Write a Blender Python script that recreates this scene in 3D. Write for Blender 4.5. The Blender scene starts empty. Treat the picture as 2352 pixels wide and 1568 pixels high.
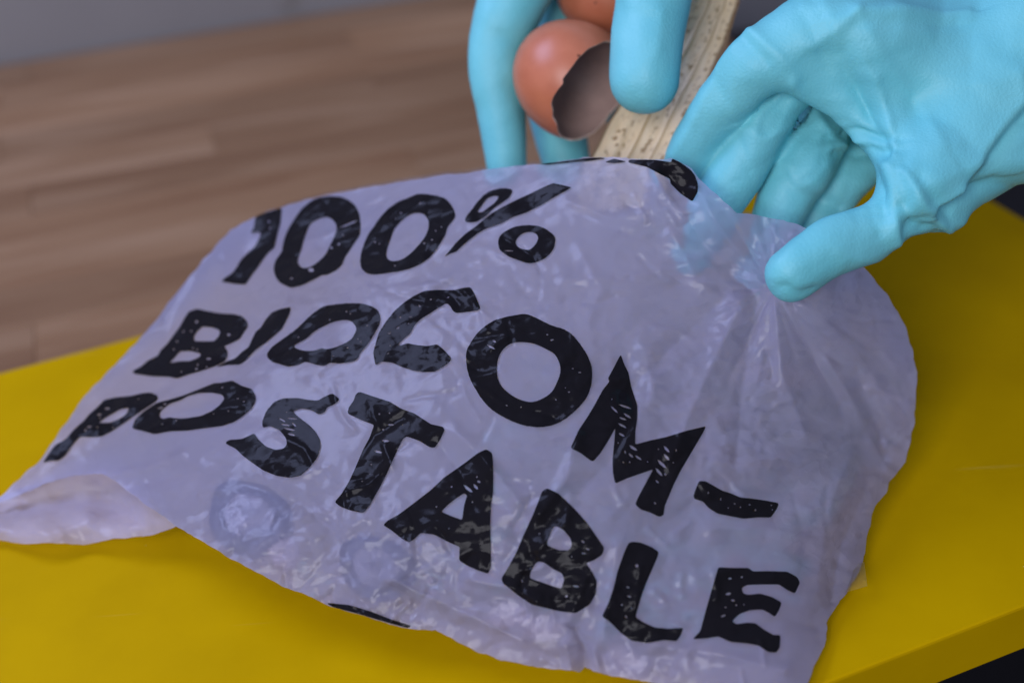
import bpy, math, random
import numpy as np
from mathutils import Matrix, Vector
from mathutils.kdtree import KDTree
from mathutils.geometry import delaunay_2d_cdt

random.seed(7)
rng = np.random.default_rng(7)
scene = bpy.context.scene
COL = scene.collection

# ------------------------------------------------------------------ camera
F_PX = 50.0 / 36.0 * 2352.0           # focal length in the units of a 2352 px wide frame
PITCH, ROLL, CAM_H = math.radians(35), math.radians(-4), 0.40
cp, sp, cr, sr = math.cos(PITCH), math.sin(PITCH), math.cos(ROLL), math.sin(ROLL)
AX = np.array([cr, sr * sp, sr * cp]); AY = np.array([-sr, cr * sp, cr * cp]); AZ = np.array([0, -cp, sp])
CAM = np.array([0.0, 0.0, CAM_H])
cam_data = bpy.data.cameras.new('camera'); cam = bpy.data.objects.new('camera', cam_data); COL.objects.link(cam)
cam.matrix_world = Matrix([[AX[i], AY[i], AZ[i], CAM[i]] for i in range(3)] + [[0, 0, 0, 1]])
cam_data.lens, cam_data.sensor_width = 50, 36
cam_data.clip_start, cam_data.clip_end = 0.02, 60
cam_data.dof.use_dof = True; cam_data.dof.focus_distance = 0.545; cam_data.dof.aperture_fstop = 4.0
scene.camera = cam

# ------------------------------------------------------------------ light of the room
world = bpy.data.worlds.new('World'); scene.world = world; world.use_nodes = True
bg = world.node_tree.nodes['Background']; bg.inputs[0].default_value = (0.60, 0.66, 1.0, 1); bg.inputs[1].default_value = 0.33

def area(name, loc, target, size, power, color):
    d = bpy.data.lights.new(name, 'AREA'); d.shape = 'RECTANGLE'; d.size, d.size_y = size; d.energy = power; d.color = color
    o = bpy.data.objects.new(name, d); COL.objects.link(o); o.location = loc
    o.rotation_euler = (Vector(target) - Vector(loc)).to_track_quat('-Z', 'Y').to_euler()
    return o
area('window_light', (-0.72, 0.74, 0.98), (0.05, 0.45, 0.05), (0.8, 0.5), 11.5, (0.50, 0.58, 1.0))
area('room_light', (-0.50, -0.75, 0.92), (0.1, 0.45, 0.05), (0.7, 0.7), 14.0, (0.93, 0.92, 1.0))

vs = scene.view_settings
vs.view_transform = 'Standard'; vs.look = 'None'; vs.exposure = 0.0; vs.gamma = 1.0; vs.use_curve_mapping = False
cy = scene.cycles
cy.use_denoising = True; cy.max_bounces = 6; cy.diffuse_bounces = 3; cy.glossy_bounces = 2; cy.transmission_bounces = 5
cy.transparent_max_bounces = 4; cy.sample_clamp_indirect = 4.0; cy.caustics_reflective = False
scene.render.use_motion_blur = False

# ------------------------------------------------------------------ geometry helpers
def cam_pt(px, py, d):
    """a point at camera depth d on the line of sight through frame position px, py (camera space)"""
    px, py, d = np.broadcast_arrays(np.asarray(px, float), np.asarray(py, float), np.asarray(d, float))
    return np.stack([(px - 1176) / F_PX * d, -(py - 784) / F_PX * d, -d], -1)
def to_world(c):
    c = np.asarray(c, float)
    return CAM + c[..., 0:1] * AX + c[..., 1:2] * AY + c[..., 2:3] * AZ
def wpt(px, py, d): return to_world(cam_pt(px, py, d))
def zfac(px, py):
    return (np.asarray(px, float) - 1176) / F_PX * AX[2] - (np.asarray(py, float) - 784) / F_PX * AY[2] - AZ[2]
def depth_at_z(px, py, z): return (np.asarray(z, float) - CAM_H) / zfac(px, py)
def on_plane(px, py, z): return wpt(px, py, depth_at_z(px, py, z))

def mesh_obj(name, verts, faces, mat, parent=None, smooth=True, uvs=None):
    me = bpy.data.meshes.new(name)
    me.from_pydata([tuple(map(float, v)) for v in verts], [], [tuple(map(int, f)) for f in faces])
    if uvs is not None:
        uv = me.uv_layers.new(name='UVMap'); li = np.zeros(len(me.loops), np.int32); me.loops.foreach_get('vertex_index', li)
        uv.data.foreach_set('uv', np.asarray(uvs, np.float32)[li].ravel())
    me.polygons.foreach_set('use_smooth', [smooth] * len(me.polygons)); me.update()
    me.materials.append(mat)
    o = bpy.data.objects.new(name, me); COL.objects.link(o)
    if parent is not None: o.parent = parent
    return o
def tag(o, label=None, cat=None, group=None, kind=None):
    if label: o['label'] = label
    if cat: o['category'] = cat
    if group: o['group'] = group
    if kind: o['kind'] = kind
    return o
def empty(name):
    o = bpy.data.objects.new(name, None); COL.objects.link(o); return o

def hash2(ix, iy, seed):
    h = (ix.astype(np.int64) * 374761393 + iy.astype(np.int64) * 668265263 + seed * 974634791) & 0xffffffff
    h = ((h ^ (h >> 13)) * 1274126177) & 0xffffffff
    return ((h ^ (h >> 16)) & 0xffff) / 65535.0
def vnoise(x, y, seed=0):
    ix, iy = np.floor(x), np.floor(y); fx, fy = x - ix, y - iy
    fx = fx * fx * (3 - 2 * fx); fy = fy * fy * (3 - 2 * fy)
    a, b, c, d = hash2(ix, iy, seed), hash2(ix + 1, iy, seed), hash2(ix, iy + 1, seed), hash2(ix + 1, iy + 1, seed)
    return (a * (1 - fx) + b * fx) * (1 - fy) + (c * (1 - fx) + d * fx) * fy - 0.5
def facets(x, y, seed=0):
    """piecewise flat crumple: random heights on a warped triangular lattice"""
    wx = x + .7 * vnoise(x * .7, y * .7, seed + 11); wy = y + .7 * vnoise(x * .7 + 31, y * .7, seed + 12)
    s = (wx + wy) * 0.366025; i, j = np.floor(wx + s), np.floor(wy + s)
    fx, fy = wx + s - i, wy + s - j
    up = fx > fy
    h0, h2 = hash2(i, j, seed), hash2(i + 1, j + 1, seed)
    h1 = np.where(up, hash2(i + 1, j, seed), hash2(i, j + 1, seed))
    return np.where(up, h0 * (1 - fx) + h1 * (fx - fy) + h2 * fy, h0 * (1 - fy) + h1 * (fy - fx) + h2 * fx) - 0.5

def seg_dist(p, poly, closed=False, side=False):
    p = np.asarray(p, float); q = np.asarray(poly, float)
    a = q if closed else q[:-1]; b = np.roll(q, -1, 0) if closed else q[1:]
    best = np.full(len(p), 1e9); sgn = np.ones(len(p))
    for u, v in zip(a, b):
        w = v - u; t = np.clip(((p - u) @ w) / max(w @ w, 1e-9), 0, 1); r = p - u - t[:, None] * w
        d = np.hypot(*r.T); m = d < best
        best = np.where(m, d, best)
        if side: sgn = np.where(m, np.sign(w[0] * (p - u)[:, 1] - w[1] * (p - u)[:, 0]), sgn)
    return (best, sgn) if side else best
def inside(p, poly):
    p = np.asarray(p, float); q = np.asarray(poly, float); r = np.roll(q, -1, 0); res = np.zeros(len(p), bool)
    for (x0, y0), (x1, y1) in zip(q, r):
        if y0 == y1: continue
        c = ((y0 > p[:, 1]) != (y1 > p[:, 1])) & (p[:, 0] < (x1 - x0) * (p[:, 1] - y0) / (y1 - y0) + x0)
        res ^= c
    return res
def resample(poly, step, closed=True):
    q = np.asarray(poly, float); out = []
    n = len(q) if closed else len(q) - 1
    for i in range(n):
        a, b = q[i], q[(i + 1) % len(q)]; k = max(1, int(math.ceil(np.hypot(*(b - a)) / step)))
        out += [a + (b - a) * t / k for t in range(k)]
    if not closed: out.append(q[-1])
    return np.array(out)
def catmull(poly, k=4):
    q = np.asarray(poly, float); out = []
    for i in range(len(q)):
        p0, p1, p2, p3 = q[i - 1], q[i], q[(i + 1) % len(q)], q[(i + 2) % len(q)]
        for t in np.arange(k) / k:
            out.append(0.5 * (2 * p1 + (p2 - p0) * t + (2 * p0 - 5 * p1 + 4 * p2 - p3) * t * t + (3 * p1 - p0 - 3 * p2 + p3) * t ** 3))
    return np.array(out)
def soften(poly, r):
    q = np.asarray(poly, float); out = []
    for i in range(len(q)):
        a, b, c = q[i - 1], q[i], q[(i + 1) % len(q)]
        u, v = a - b, c - b; lu, lv = np.hypot(*u), np.hypot(*v)
        ru, rv = min(r, lu * .4), min(r, lv * .4)
        s, e = b + u / lu * ru, b + v / lv * rv
        out += [s, .25 * s + .5 * b + .25 * e, e]
    return np.array(out)
def triangulate(rings, step, jitter=.25, edge_step=None):
    """fill outline rings (first = outside, others = holes) with a fine even triangle mesh"""
    rs = [resample(r, edge_step or step) for r in rings]
    allp, edges, k = [], [], 0
    for r in rs:
        n = len(r); allp.append(r); edges += [(k + i, k + (i + 1) % n) for i in range(n)]; k += n
    lo, hi = rs[0].min(0), rs[0].max(0)
    gx, gy = np.meshgrid(np.arange(lo[0], hi[0], step), np.arange(lo[1], hi[1], step * .866))
    gx[1::2] += step / 2
    g = np.stack([gx.ravel(), gy.ravel()], 1) + (rng.random((gx.size, 2)) - .5) * step * jitter
    keep = inside(g, rs[0])
    for r in rs[1:]: keep &= ~inside(g, r)
    g = g[keep]
    bp = np.concatenate(rs); kd = KDTree(len(bp))
    for i, (x, y) in enumerate(bp): kd.insert((x, y, 0), i)
    kd.balance(); ok = np.array([kd.find((x, y, 0))[2] > step * .55 for x, y in g], bool)
    allp.append(g[ok])
    pts = np.concatenate(allp)
    v, e, f, _, _, _ = delaunay_2d_cdt([Vector(p) for p in pts], edges, [], 0, 1e-4)
    v = np.array([tuple(p) for p in v]); f = np.array([t for t in f if len(t) == 3])
    c = v[f].mean(1)
    keep = inside(c, rs[0])
    for r in rs[1:]: keep &= ~inside(c, r)
    f = f[keep]
    a, b, d = v[f[:, 0]], v[f[:, 1]], v[f[:, 2]]
    s = (b[:, 0] - a[:, 0]) * (d[:, 1] - a[:, 1]) - (b[:, 1] - a[:, 1]) * (d[:, 0] - a[:, 0])
    f[s > 0] = f[s > 0][:, ::-1]                 # y runs down: make the faces look at the camera
    return v, f
class TPS:
    def __init__(s, xy, val, lam=1e-4):
        s.xy = np.asarray(xy, float) / 1000; n = len(s.xy)
        K = s.k(s.xy) + lam * np.eye(n); Pm = np.c_[np.ones(n), s.xy]
        A = np.block([[K, Pm], [Pm.T, np.zeros((3, 3))]])
        s.w = np.linalg.solve(A, np.r_[np.asarray(val, float), 0, 0, 0])
    def k(s, p):
        r2 = ((p[:, None] - s.xy[None]) ** 2).sum(-1); return np.where(r2 > 0, r2 * np.log(r2 + 1e-12), 0)
    def __call__(s, px, py):
        p = np.stack([np.ravel(px), np.ravel(py)], 1) / 1000; out = np.empty(len(p))
        for i in range(0, len(p), 20000):
            q = p[i:i + 20000]; out[i:i + 20000] = s.k(q) @ s.w[:-3] + np.c_[np.ones(len(q)), q] @ s.w[-3:]
        return out.reshape(np.shape(px))

# ------------------------------------------------------------------ materials
def new_mat(name):
    m = bpy.data.materials.new(name); m.use_nodes = True; nt = m.node_tree
    return m, nt, nt.nodes, nt.links, nt.nodes['Principled BSDF']
def N(nodes, t, **kw):
    n = nodes.new(t)
    for k, v in kw.items(): setattr(n, k, v)
    return n
def ramp(nodes, stops):
    r = nodes.new('ShaderNodeValToRGB'); els = r.color_ramp.elements
    while len(els) < len(stops): els.new(.5)
    for e, (p, c) in zip(els, stops):
        e.position = p; e.color = c if len(c) == 4 else (*c, 1)
    return r

def mat_simple(name, col, rough, noise_scale=0, var=0.1, bump=0.0, spec=.5, bump_scale=None, bump_dist=.001):
    m, nt, nd, lk, b = new_mat(name)
    b.inputs['Roughness'].default_value = rough; b.inputs['Specular IOR Level'].default_value = spec
    b.inputs['Base Color'].default_value = (*col, 1)
    tc = N(nd, 'ShaderNodeTexCoord')
    if noise_scale:
        n = N(nd, 'ShaderNodeTexNoise'); n.inputs['Scale'].default_value = noise_scale; n.inputs['Detail'].default_value = 5
        lk.new(tc.outputs['Object'], n.inputs['Vector'])
        r = ramp(nd, [(.3, tuple(c * (1 - var) for c in col)), (.7, tuple(min(1, c * (1 + var)) for c in col))])
        lk.new(n.outputs['Fac'], r.inputs['Fac']); lk.new(r.outputs['Color'], b.inputs['Base Color'])
    if bump:
        n2 = N(nd, 'ShaderNodeTexNoise'); n2.inputs['Scale'].default_value = bump_scale or 400; n2.inputs['Detail'].default_value = 4
        lk.new(tc.outputs['Object'], n2.inputs['Vector'])
        bp = N(nd, 'ShaderNodeBump'); bp.inputs['Strength'].default_value = bump; bp.inputs['Distance'].default_value = bump_dist
        lk.new(n2.outputs['Fac'], bp.inputs['Height']); lk.new(bp.outputs['Normal'], b.inputs['Normal'])
    return m

def mat_yellow():
    m, nt, nd, lk, b = new_mat('yellow_laminate'); tc = N(nd, 'ShaderNodeTexCoord')
    n = N(nd, 'ShaderNodeTexNoise'); n.inputs['Scale'].default_value = 22; n.inputs['Detail'].default_value = 6; lk.new(tc.outputs['Object'], n.inputs['Vector'])
    r = ramp(nd, [(.3, (0.54, 0.325, 0.0)), (.7, (0.60, 0.365, 0.0))]); lk.new(n.outputs['Fac'], r.inputs['Fac'])
    # worn scuffs: thin stretched streaks and a few specks
    mp = N(nd, 'ShaderNodeMapping'); mp.inputs['Scale'].default_value = (9, 240, 1); mp.inputs['Rotation'].default_value = (0, 0, .5); lk.new(tc.outputs['Object'], mp.inputs[0])
    s1 = N(nd, 'ShaderNodeTexNoise'); s1.inputs['Scale'].default_value = 1.0; s1.inputs['Detail'].default_value = 2; lk.new(mp.outputs[0], s1.inputs['Vector'])
    rs = ramp(nd, [(.70, (0, 0, 0)), (.76, (.35, .35, .35))]); lk.new(s1.outputs['Fac'], rs.inputs['Fac'])
    v = N(nd, 'ShaderNodeTexVoronoi'); v.inputs['Scale'].default_value = 75; lk.new(tc.outputs['Object'], v.inputs['Vector'])
    lt = N(nd, 'ShaderNodeMath', operation='LESS_THAN'); lt.inputs[1].default_value = .014; lk.new(v.outputs['Distance'], lt.inputs[0])
    m1 = N(nd, 'ShaderNodeMixRGB'); m1.inputs[2].default_value = (0.60, 0.42, 0.06, 1); lk.new(rs.outputs['Color'], m1.inputs[0]); lk.new(r.outputs['Color'], m1.inputs[1])
    m2 = N(nd, 'ShaderNodeMixRGB'); m2.inputs[2].default_value = (0.62, 0.50, 0.22, 1); lk.new(lt.outputs[0], m2.inputs[0]); lk.new(m1.outputs[0], m2.inputs[1])
    lk.new(m2.outputs[0], b.inputs['Base Color']); b.inputs['Specular IOR Level'].default_value = .03
    mr = N(nd, 'ShaderNodeMapRange'); mr.inputs['To Min'].default_value = .36; mr.inputs['To Max'].default_value = .62; lk.new(n.outputs['Fac'], mr.inputs['Value']); lk.new(mr.outputs[0], b.inputs['Roughness'])
    return m
M_YELLOW = mat_yellow()
M_WALL = mat_simple('grey_wall_paint', (0.29, 0.28, 0.28), .7, 6, .06, .1, .3, 60)
M_FLOOR = mat_simple('dark_floor', (0.012, 0.011, 0.012), .7, 8, .3)
M_BLACK = mat_simple('black_cabinet', (0.008, 0.007, 0.009), .6, 8, .3)

def mat_wood(name='oiled_wood', k=1.0):
    m, nt, nd, lk, b = new_mat(name)
    tc = N(nd, 'ShaderNodeTexCoord'); oi = N(nd, 'ShaderNodeObjectInfo')
    mp = N(nd, 'ShaderNodeMapping'); mp.inputs['Scale'].default_value = (3.0, 26, 10)
    ad = N(nd, 'ShaderNodeVectorMath', operation='MULTIPLY_ADD'); ad.inputs[1].default_value = (1, 1, 1)
    sc = N(nd, 'ShaderNodeVectorMath', operation='SCALE'); sc.inputs['Scale'].default_value = 9.0
    cx = N(nd, 'ShaderNodeCombineXYZ'); lk.new(oi.outputs['Random'], cx.inputs[0]); lk.new(oi.outputs['Random'], cx.inputs[1])
    lk.new(cx.outputs[0], sc.inputs[0]); lk.new(tc.outputs['Object'], mp.inputs['Vector'])
    lk.new(mp.outputs[0], ad.inputs[0]); lk.new(sc.outputs[0], ad.inputs[2])
    n = N(nd, 'ShaderNodeTexNoise'); n.inputs['Scale'].default_value = 1.4; n.inputs['Detail'].default_value = 7; n.inputs['Distortion'].default_value = .8
    lk.new(ad.outputs[0], n.inputs['Vector'])
    r = ramp(nd, [(.25, (0.20 * k, 0.097 * k, 0.043 * k)), (.5, (0.265 * k, 0.145 * k, 0.070 * k)), (.75, (0.35 * k, 0.213 * k, 0.118 * k))])
    lk.new(n.outputs['Fac'], r.inputs['Fac'])
    hs = N(nd, 'ShaderNodeHueSaturation')
    mr = N(nd, 'ShaderNodeMapRange'); mr.inputs['To Min'].default_value = .92; mr.inputs['To Max'].default_value = 1.10
    lk.new(oi.outputs['Random'], mr.inputs['Value']); lk.new(mr.outputs[0], hs.inputs['Value']); lk.new(r.outputs['Color'], hs.inputs['Color'])
    lk.new(hs.outputs['Color'], b.inputs['Base Color'])
    mr2 = N(nd, 'ShaderNodeMapRange'); mr2.inputs['To Min'].default_value = .3; mr2.inputs['To Max'].default_value = .5
    lk.new(n.outputs['Fac'], mr2.inputs['Value']); lk.new(mr2.outputs[0], b.inputs['Roughness'])
    bp = N(nd, 'ShaderNodeBump'); bp.inputs['Strength'].default_value = .15; bp.inputs['Distance'].default_value = .001
    lk.new(n.outputs['Fac'], bp.inputs['Height']); lk.new(bp.outputs[0], b.inputs['Normal'])
    return m
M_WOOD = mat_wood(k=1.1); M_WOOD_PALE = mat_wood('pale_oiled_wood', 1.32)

def facet_normal(nd, lk, octs, calm=.35):
    """crisp crumple: every cell of a distorted cell pattern leans its own way"""
    tc = N(nd, 'ShaderNodeTexCoord'); ge = N(nd, 'ShaderNodeNewGeometry')
    dn = N(nd, 'ShaderNodeTexNoise'); dn.inputs['Scale'].default_value = 38; dn.inputs['Detail'].default_value = 3; lk.new(tc.outputs['Object'], dn.inputs['Vector'])
    dv = N(nd, 'ShaderNodeVectorMath', operation='MULTIPLY_ADD'); dv.inputs[1].default_value = (.009, .009, .009); lk.new(dn.outputs['Color'], dv.inputs[0]); lk.new(tc.outputs['Object'], dv.inputs[2])
    mk = N(nd, 'ShaderNodeTexNoise'); mk.inputs['Scale'].default_value = 17; mk.inputs['Detail'].default_value = 1; lk.new(tc.outputs['Object'], mk.inputs['Vector'])
    mr = N(nd, 'ShaderNodeMapRange'); mr.inputs['From Min'].default_value = .35; mr.inputs['From Max'].default_value = .62; mr.inputs['To Min'].default_value = calm; mr.inputs['To Max'].default_value = 1.0; lk.new(mk.outputs['Fac'], mr.inputs['Value'])
    acc = None
    for sc_, st, stretch in octs:
        mp = N(nd, 'ShaderNodeMapping'); mp.inputs['Scale'].default_value = (sc_ * stretch, sc_, sc_); mp.inputs['Rotation'].default_value = (0, 0, sc_ * .013); lk.new(dv.outputs[0], mp.inputs[0])
        v = N(nd, 'ShaderNodeTexVoronoi'); v.inputs['Scale'].default_value = 1.0; lk.new(mp.outputs[0], v.inputs['Vector'])
        c = N(nd, 'ShaderNodeVectorMath', operation='MULTIPLY_ADD'); c.inputs[1].default_value = (st * 2,) * 3; c.inputs[2].default_value = (-st,) * 3; lk.new(v.outputs['Color'], c.inputs[0])
        if acc is None: acc = c.outputs[0]
        else:
            a = N(nd, 'ShaderNodeVectorMath', operation='ADD'); lk.new(acc, a.inputs[0]); lk.new(c.outputs[0], a.inputs[1]); acc = a.outputs[0]
    s_ = N(nd, 'ShaderNodeVectorMath', operation='SCALE'); lk.new(acc, s_.inputs[0]); lk.new(mr.outputs[0], s_.inputs['Scale'])
    a = N(nd, 'ShaderNodeVectorMath', operation='ADD'); lk.new(ge.outputs['Normal'], a.inputs[0]); lk.new(s_.outputs[0], a.inputs[1])
    nn = N(nd, 'ShaderNodeVectorMath', operation='NORMALIZE'); lk.new(a.outputs[0], nn.inputs[0])
    return nn.outputs[0]

def mat_film(name, tint, diff, transl, thru, crumple=1.0):
    m, nt, nd, lk, b = new_mat(name); nd.remove(b); out = nd['Material Output']
    nrm = facet_normal(nd, lk, ((60, .08, .35), (170, .09, .35), (420, .06, .4)))
    d = N(nd, 'ShaderNodeBsdfDiffuse'); d.inputs['Color'].default_value = (*tint, 1)
    t = N(nd, 'ShaderNodeBsdfTranslucent'); t.inputs['Color'].default_value = (*tint, 1)
    r = N(nd, 'ShaderNodeBsdfRefraction'); r.inputs['IOR'].default_value = 1.15; r.inputs['Roughness'].default_value = .42
    r.inputs['Color'].default_value = (.95, .95, .97, 1)
    g = N(nd, 'ShaderNodeBsdfGlossy'); g.inputs['Roughness'].default_value = .17; g.inputs['Color'].default_value = (1, 1, 1, 1)
    nrm_d = facet_normal(nd, lk, tuple((a_, b_ * crumple, c_) for a_, b_, c_ in ((55, .15, .4), (150, .24, .35), (380, .20, .4))), .2)
    for s in (d, t): lk.new(nrm_d, s.inputs['Normal'])
    lk.new(nrm, g.inputs['Normal'])
    m1 = N(nd, 'ShaderNodeMixShader'); m1.inputs[0].default_value = transl / (diff + transl)
    lk.new(d.outputs[0], m1.inputs[1]); lk.new(t.outputs[0], m1.inputs[2])
    m2 = N(nd, 'ShaderNodeMixShader'); m2.inputs[0].default_value = thru
    lk.new(m1.outputs[0], m2.inputs[1]); lk.new(r.outputs[0], m2.inputs[2])
    fr = N(nd, 'ShaderNodeFresnel'); fr.inputs['IOR'].default_value = 1.45; lk.new(nrm, fr.inputs['Normal'])
    m3 = N(nd, 'ShaderNodeMixShader'); fm = N(nd, 'ShaderNodeMath', operation='MULTIPLY'); fm.inputs[1].default_value = .36; lk.new(fr.outputs[0], fm.inputs[0]); lk.new(fm.outputs[0], m3.inputs[0]); lk.new(m2.outputs[0], m3.inputs[1]); lk.new(g.outputs[0], m3.inputs[2])
    lk.new(m3.outputs[0], out.inputs['Surface'])
    return m
M_FILM = mat_film('milky_film', (0.72, 0.71, 0.99), .40, .60, .45, .75)
M_FILM_DOUBLE = mat_film('milky_film_two_plies', (0.72, 0.69, 0.95), .5, .5, .20, .45)
M_FILM_BACK = mat_film('milky_film_back', (0.60, 0.59, 0.78), .5, .5, .42)
M_TAB = mat_film('clear_film', (0.75, 0.72, 0.70), .5, .5, .92)

def mat_ink():
    m, nt, nd, lk, b = new_mat('black_ink')
    b.inputs['Base Color'].default_value = (0.010, 0.009, 0.011, 1); b.inputs['Roughness'].default_value = .17
    b.inputs['Specular IOR Level'].default_value = .075
    lk.new(facet_normal(nd, lk, ((60, .08, .35), (170, .12, .35), (420, .10, .4)), .3), b.inputs['Normal'])
    return m
M_INK = mat_ink()

def mat_glove():
    m, nt, nd, lk, b = new_mat('turquoise_rubber')
    tc = N(nd, 'ShaderNodeTexCoord')
    n = N(nd, 'ShaderNodeTexNoise'); n.inputs['Scale'].default_value = 40; n.inputs['Detail'].default_value = 4
    lk.new(tc.outputs['Object'], n.inputs['Vector'])
    r = ramp(nd, [(.3, (0.16, 0.59, 0.65)), (.7, (0.20, 0.65, 0.70))]); lk.new(n.outputs['Fac'], r.inputs['Fac'])
    lk.new(r.outputs['Color'], b.inputs['Base Color'])
    b.inputs['Roughness'].default_value = .5; b.inputs['Specular IOR Level'].default_value = .45
    n2 = N(nd, 'ShaderNodeTexNoise'); n2.inputs['Scale'].default_value = 900; n2.inputs['Detail'].default_value = 3
    lk.new(tc.outputs['Object'], n2.inputs['Vector'])
    bp = N(nd, 'ShaderNodeBump'); bp.inputs['Strength'].default_value = .38; bp.inputs['Distance'].default_value = .0006
    lk.new(n2.outputs['Fac'], bp.inputs['Height']); lk.new(bp.outputs[0], b.inputs['Normal'])
    return m
M_GLOVE = mat_glove()

# ------------------------------------------------------------------ the setting
def prism(name, poly, z0, z1, mat, bevel=0, parent=None):
    n = len(poly); v = [(x, y, z1) for x, y in poly] + [(x, y, z0) for x, y in poly]
    f = [tuple(range(n)), tuple(range(2 * n - 1, n - 1, -1))] + [(i, i + n, (i + 1) % n + n, (i + 1) % n) for i in range(n)]
    o = mesh_obj(name, v, f, mat, parent, smooth=False)
    if bevel:
        b = o.modifiers.new('bevel', 'BEVEL'); b.width = bevel; b.segments = 2
    return o
def line_x(a, b, c, d):
    a, b, c, d = map(np.asarray, (a, b, c, d)); u, v = b - a, d - c
    t = np.linalg.solve(np.stack([u, -v], 1), c - a); return a + u * t[0]
q = lambda px, py, z=0.0: on_plane(px, py, z)[:2]
WOOD_Z = -0.027
# yellow board: its far, near and right edges as they run in the room
fa, fb = q(0, 855), q(320, 770); na, nb = q(1870, 1568), q(2352, 1384); ra, rb = q(2270, 455), q(2352, 503)
far_right = line_x(fa, fb, ra, rb); near_right = line_x(na, nb, ra, rb)
ud = (fb - fa) / np.hypot(*(fb - fa))
board = prism('yellow_board', [far_right, far_right - ud * 1.1, near_right - ud * 1.1, near_right], -0.0255, 0.0, M_YELLOW, .0012)
tag(board, 'bright yellow laminate board with a thick edge under the bag', 'board')

wa, wb = q(0, 151, WOOD_Z), q(824, 17, WOOD_Z)
wu = (wb - wa) / np.hypot(*(wb - wa)); wv = np.array([wu[1], -wu[0]])      # along the staves / towards the camera
w_end = q(1640, 60, WOOD_Z); u_end = (w_end - wa) @ wu
top = empty('wooden_worktop'); tag(top, 'brown oiled stave wood worktop stretching behind the yellow board', 'worktop')
row_w, th = 0.042, 0.027
ang = math.atan2(wu[1], wu[0])
stave_meshes = []
for L in (.26, .38, .5, .66):
    a, b_, c_ = L / 2 - .0001, row_w / 2 - .0001, .0003
    vv = [(-a, -b_, -th), (a, -b_, -th), (a, b_, -th), (-a, b_, -th), (-a, -b_, -c_), (a, -b_, -c_), (a, b_, -c_), (-a, b_, -c_),
          (-a + c_, -b_ + c_, 0), (a - c_, -b_ + c_, 0), (a - c_, b_ - c_, 0), (-a + c_, b_ - c_, 0)]
    ff = [(3, 2, 1, 0), (8, 9, 10, 11)]
    for k in range(4):
        k2 = (k + 1) % 4; ff += [(k, k2, k2 + 4, k + 4), (k + 4, k2 + 4, k2 + 8, k + 8)]
    me = bpy.data.meshes.new('stave'); me.from_pydata(vv, [], ff); me.materials.append(M_WOOD)
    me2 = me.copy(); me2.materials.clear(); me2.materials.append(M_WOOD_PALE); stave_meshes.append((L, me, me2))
for r_ in range(11):
    v_mid = (r_ + .5) * row_w
    u_right = u_end + (0.0 if r_ < 20 else 0)
    first = True
    while u_right > -0.55:
        L, me, me2 = random.choice(stave_meshes)
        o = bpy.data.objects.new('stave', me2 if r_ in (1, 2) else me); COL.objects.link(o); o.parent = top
        c = wa + wu * (u_right - L / 2) + wv * v_mid
        o.location = (c[0], c[1], WOOD_Z - random.random() * .0002); o.rotation_euler = (0, 0, ang)
        u_right -= L
# wall behind the worktop
w0 = wa - wv * .004
wl = [w0 - wu * 1.2, w0 + wu * 2.4, w0 + wu * 2.4 - wv * .08, w0 - wu * 1.2 - wv * .08]
wall = prism('wall', wl, -0.75, 1.6, M_WALL); tag(wall, kind='structure')
# narrow upright joint cover on the wall
js = w0 + wu * ((q(655, 40, WOOD_Z) - wa) @ wu)
cover = prism('wall_strip', [js - wu * .006, js + wu * .006, js + wu * .006 + wv * .003, js - wu * .006 + wv * .003], WOOD_Z + .012, 1.5, M_WALL, 0, wall)
fl = prism('floor', [(-3, -2), (3, -2), (3, 3), (-3, 3)], -0.80, -0.75, M_FLOOR); tag(fl, kind='structure')
_r = wpt(1740, 62, 1.0) - CAM; _t = ((w0 - CAM[:2]) @ wv) / (_r[:2] @ wv); cz = float(CAM_H + _t * _r[2])   # where its back edge meets the wall
ca = w0 + wu * (u_end + .004) + wv * .002
cab = prism('cabinet', [ca, ca + wu * .9, ca + wu * .9 + wv * .42, ca + wv * .42], -0.745, cz, M_BLACK, .003)
tag(cab, 'unlit black cabinet in the gap behind the pinching gloved hand', 'cabinet')

# ------------------------------------------------------------------ the bag
bag = empty('bin_bag'); bag.location = tuple(on_plane(1200, 1150, 0.0))
tag(bag, 'crumpled milky compostable bin bag printed 100% BIOCOMPOSTABLE in black', 'bag')
def P(crop, pts):
    x0, y0, s = crop; return [((x0 + u * s) / 1.741497, (y0 + v * s) / 1.741497) for u, v in pts]
C1 = (850, 750, .42517); C2 = (1750, 600, .46769); C3 = (500, 1130, .42517); C4 = (1450, 1120, .42517)
C5 = (2250, 1380, .45918); C6 = (150, 1490, .53146); C7 = (1300, 1530, .5102); C8 = (1950, 1930, .55272)

LEFT_EDGE = [(-45, 1172), (-20, 1158), (0, 1140), (45, 1098), (100, 1048), (140, 985), (180, 930), (222, 880), (262, 838), (300, 800), (332, 768), (372, 715),
             (410, 668), (455, 612), (500, 558), (528, 530), (560, 510), (598, 492), (638, 478), (700, 460), (800, 438), (900, 421), (1005, 405)]
RIM = P(C2, [(450, 160), (700, 136), (880, 118), (1050, 97), (1280, 65), (1400, 60), (1500, 66), (1640, 75), (1750, 79), (1850, 78), (1920, 72), (2000, 66), (2080, 98),
             (2170, 165), (2230, 240), (2352, 345)]) + [(1660, 462), (1692, 490), (1740, 494), (1800, 505), (1870, 528), (1930, 570)]
RIGHT_EDGE = [(1990, 622), (2040, 680), (2078, 745), (2094, 800), (2106, 855), (2104, 930), (2098, 985), (2078, 1060), (2042, 1108), (2034, 1130), (2010, 1162), (1996, 1215), (1988, 1260),
              (1975, 1312), (1945, 1362), (1922, 1392), (1899, 1430), (1898, 1468), (1876, 1520), (1858, 1560), (1840, 1602), (1815, 1628)]
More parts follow.
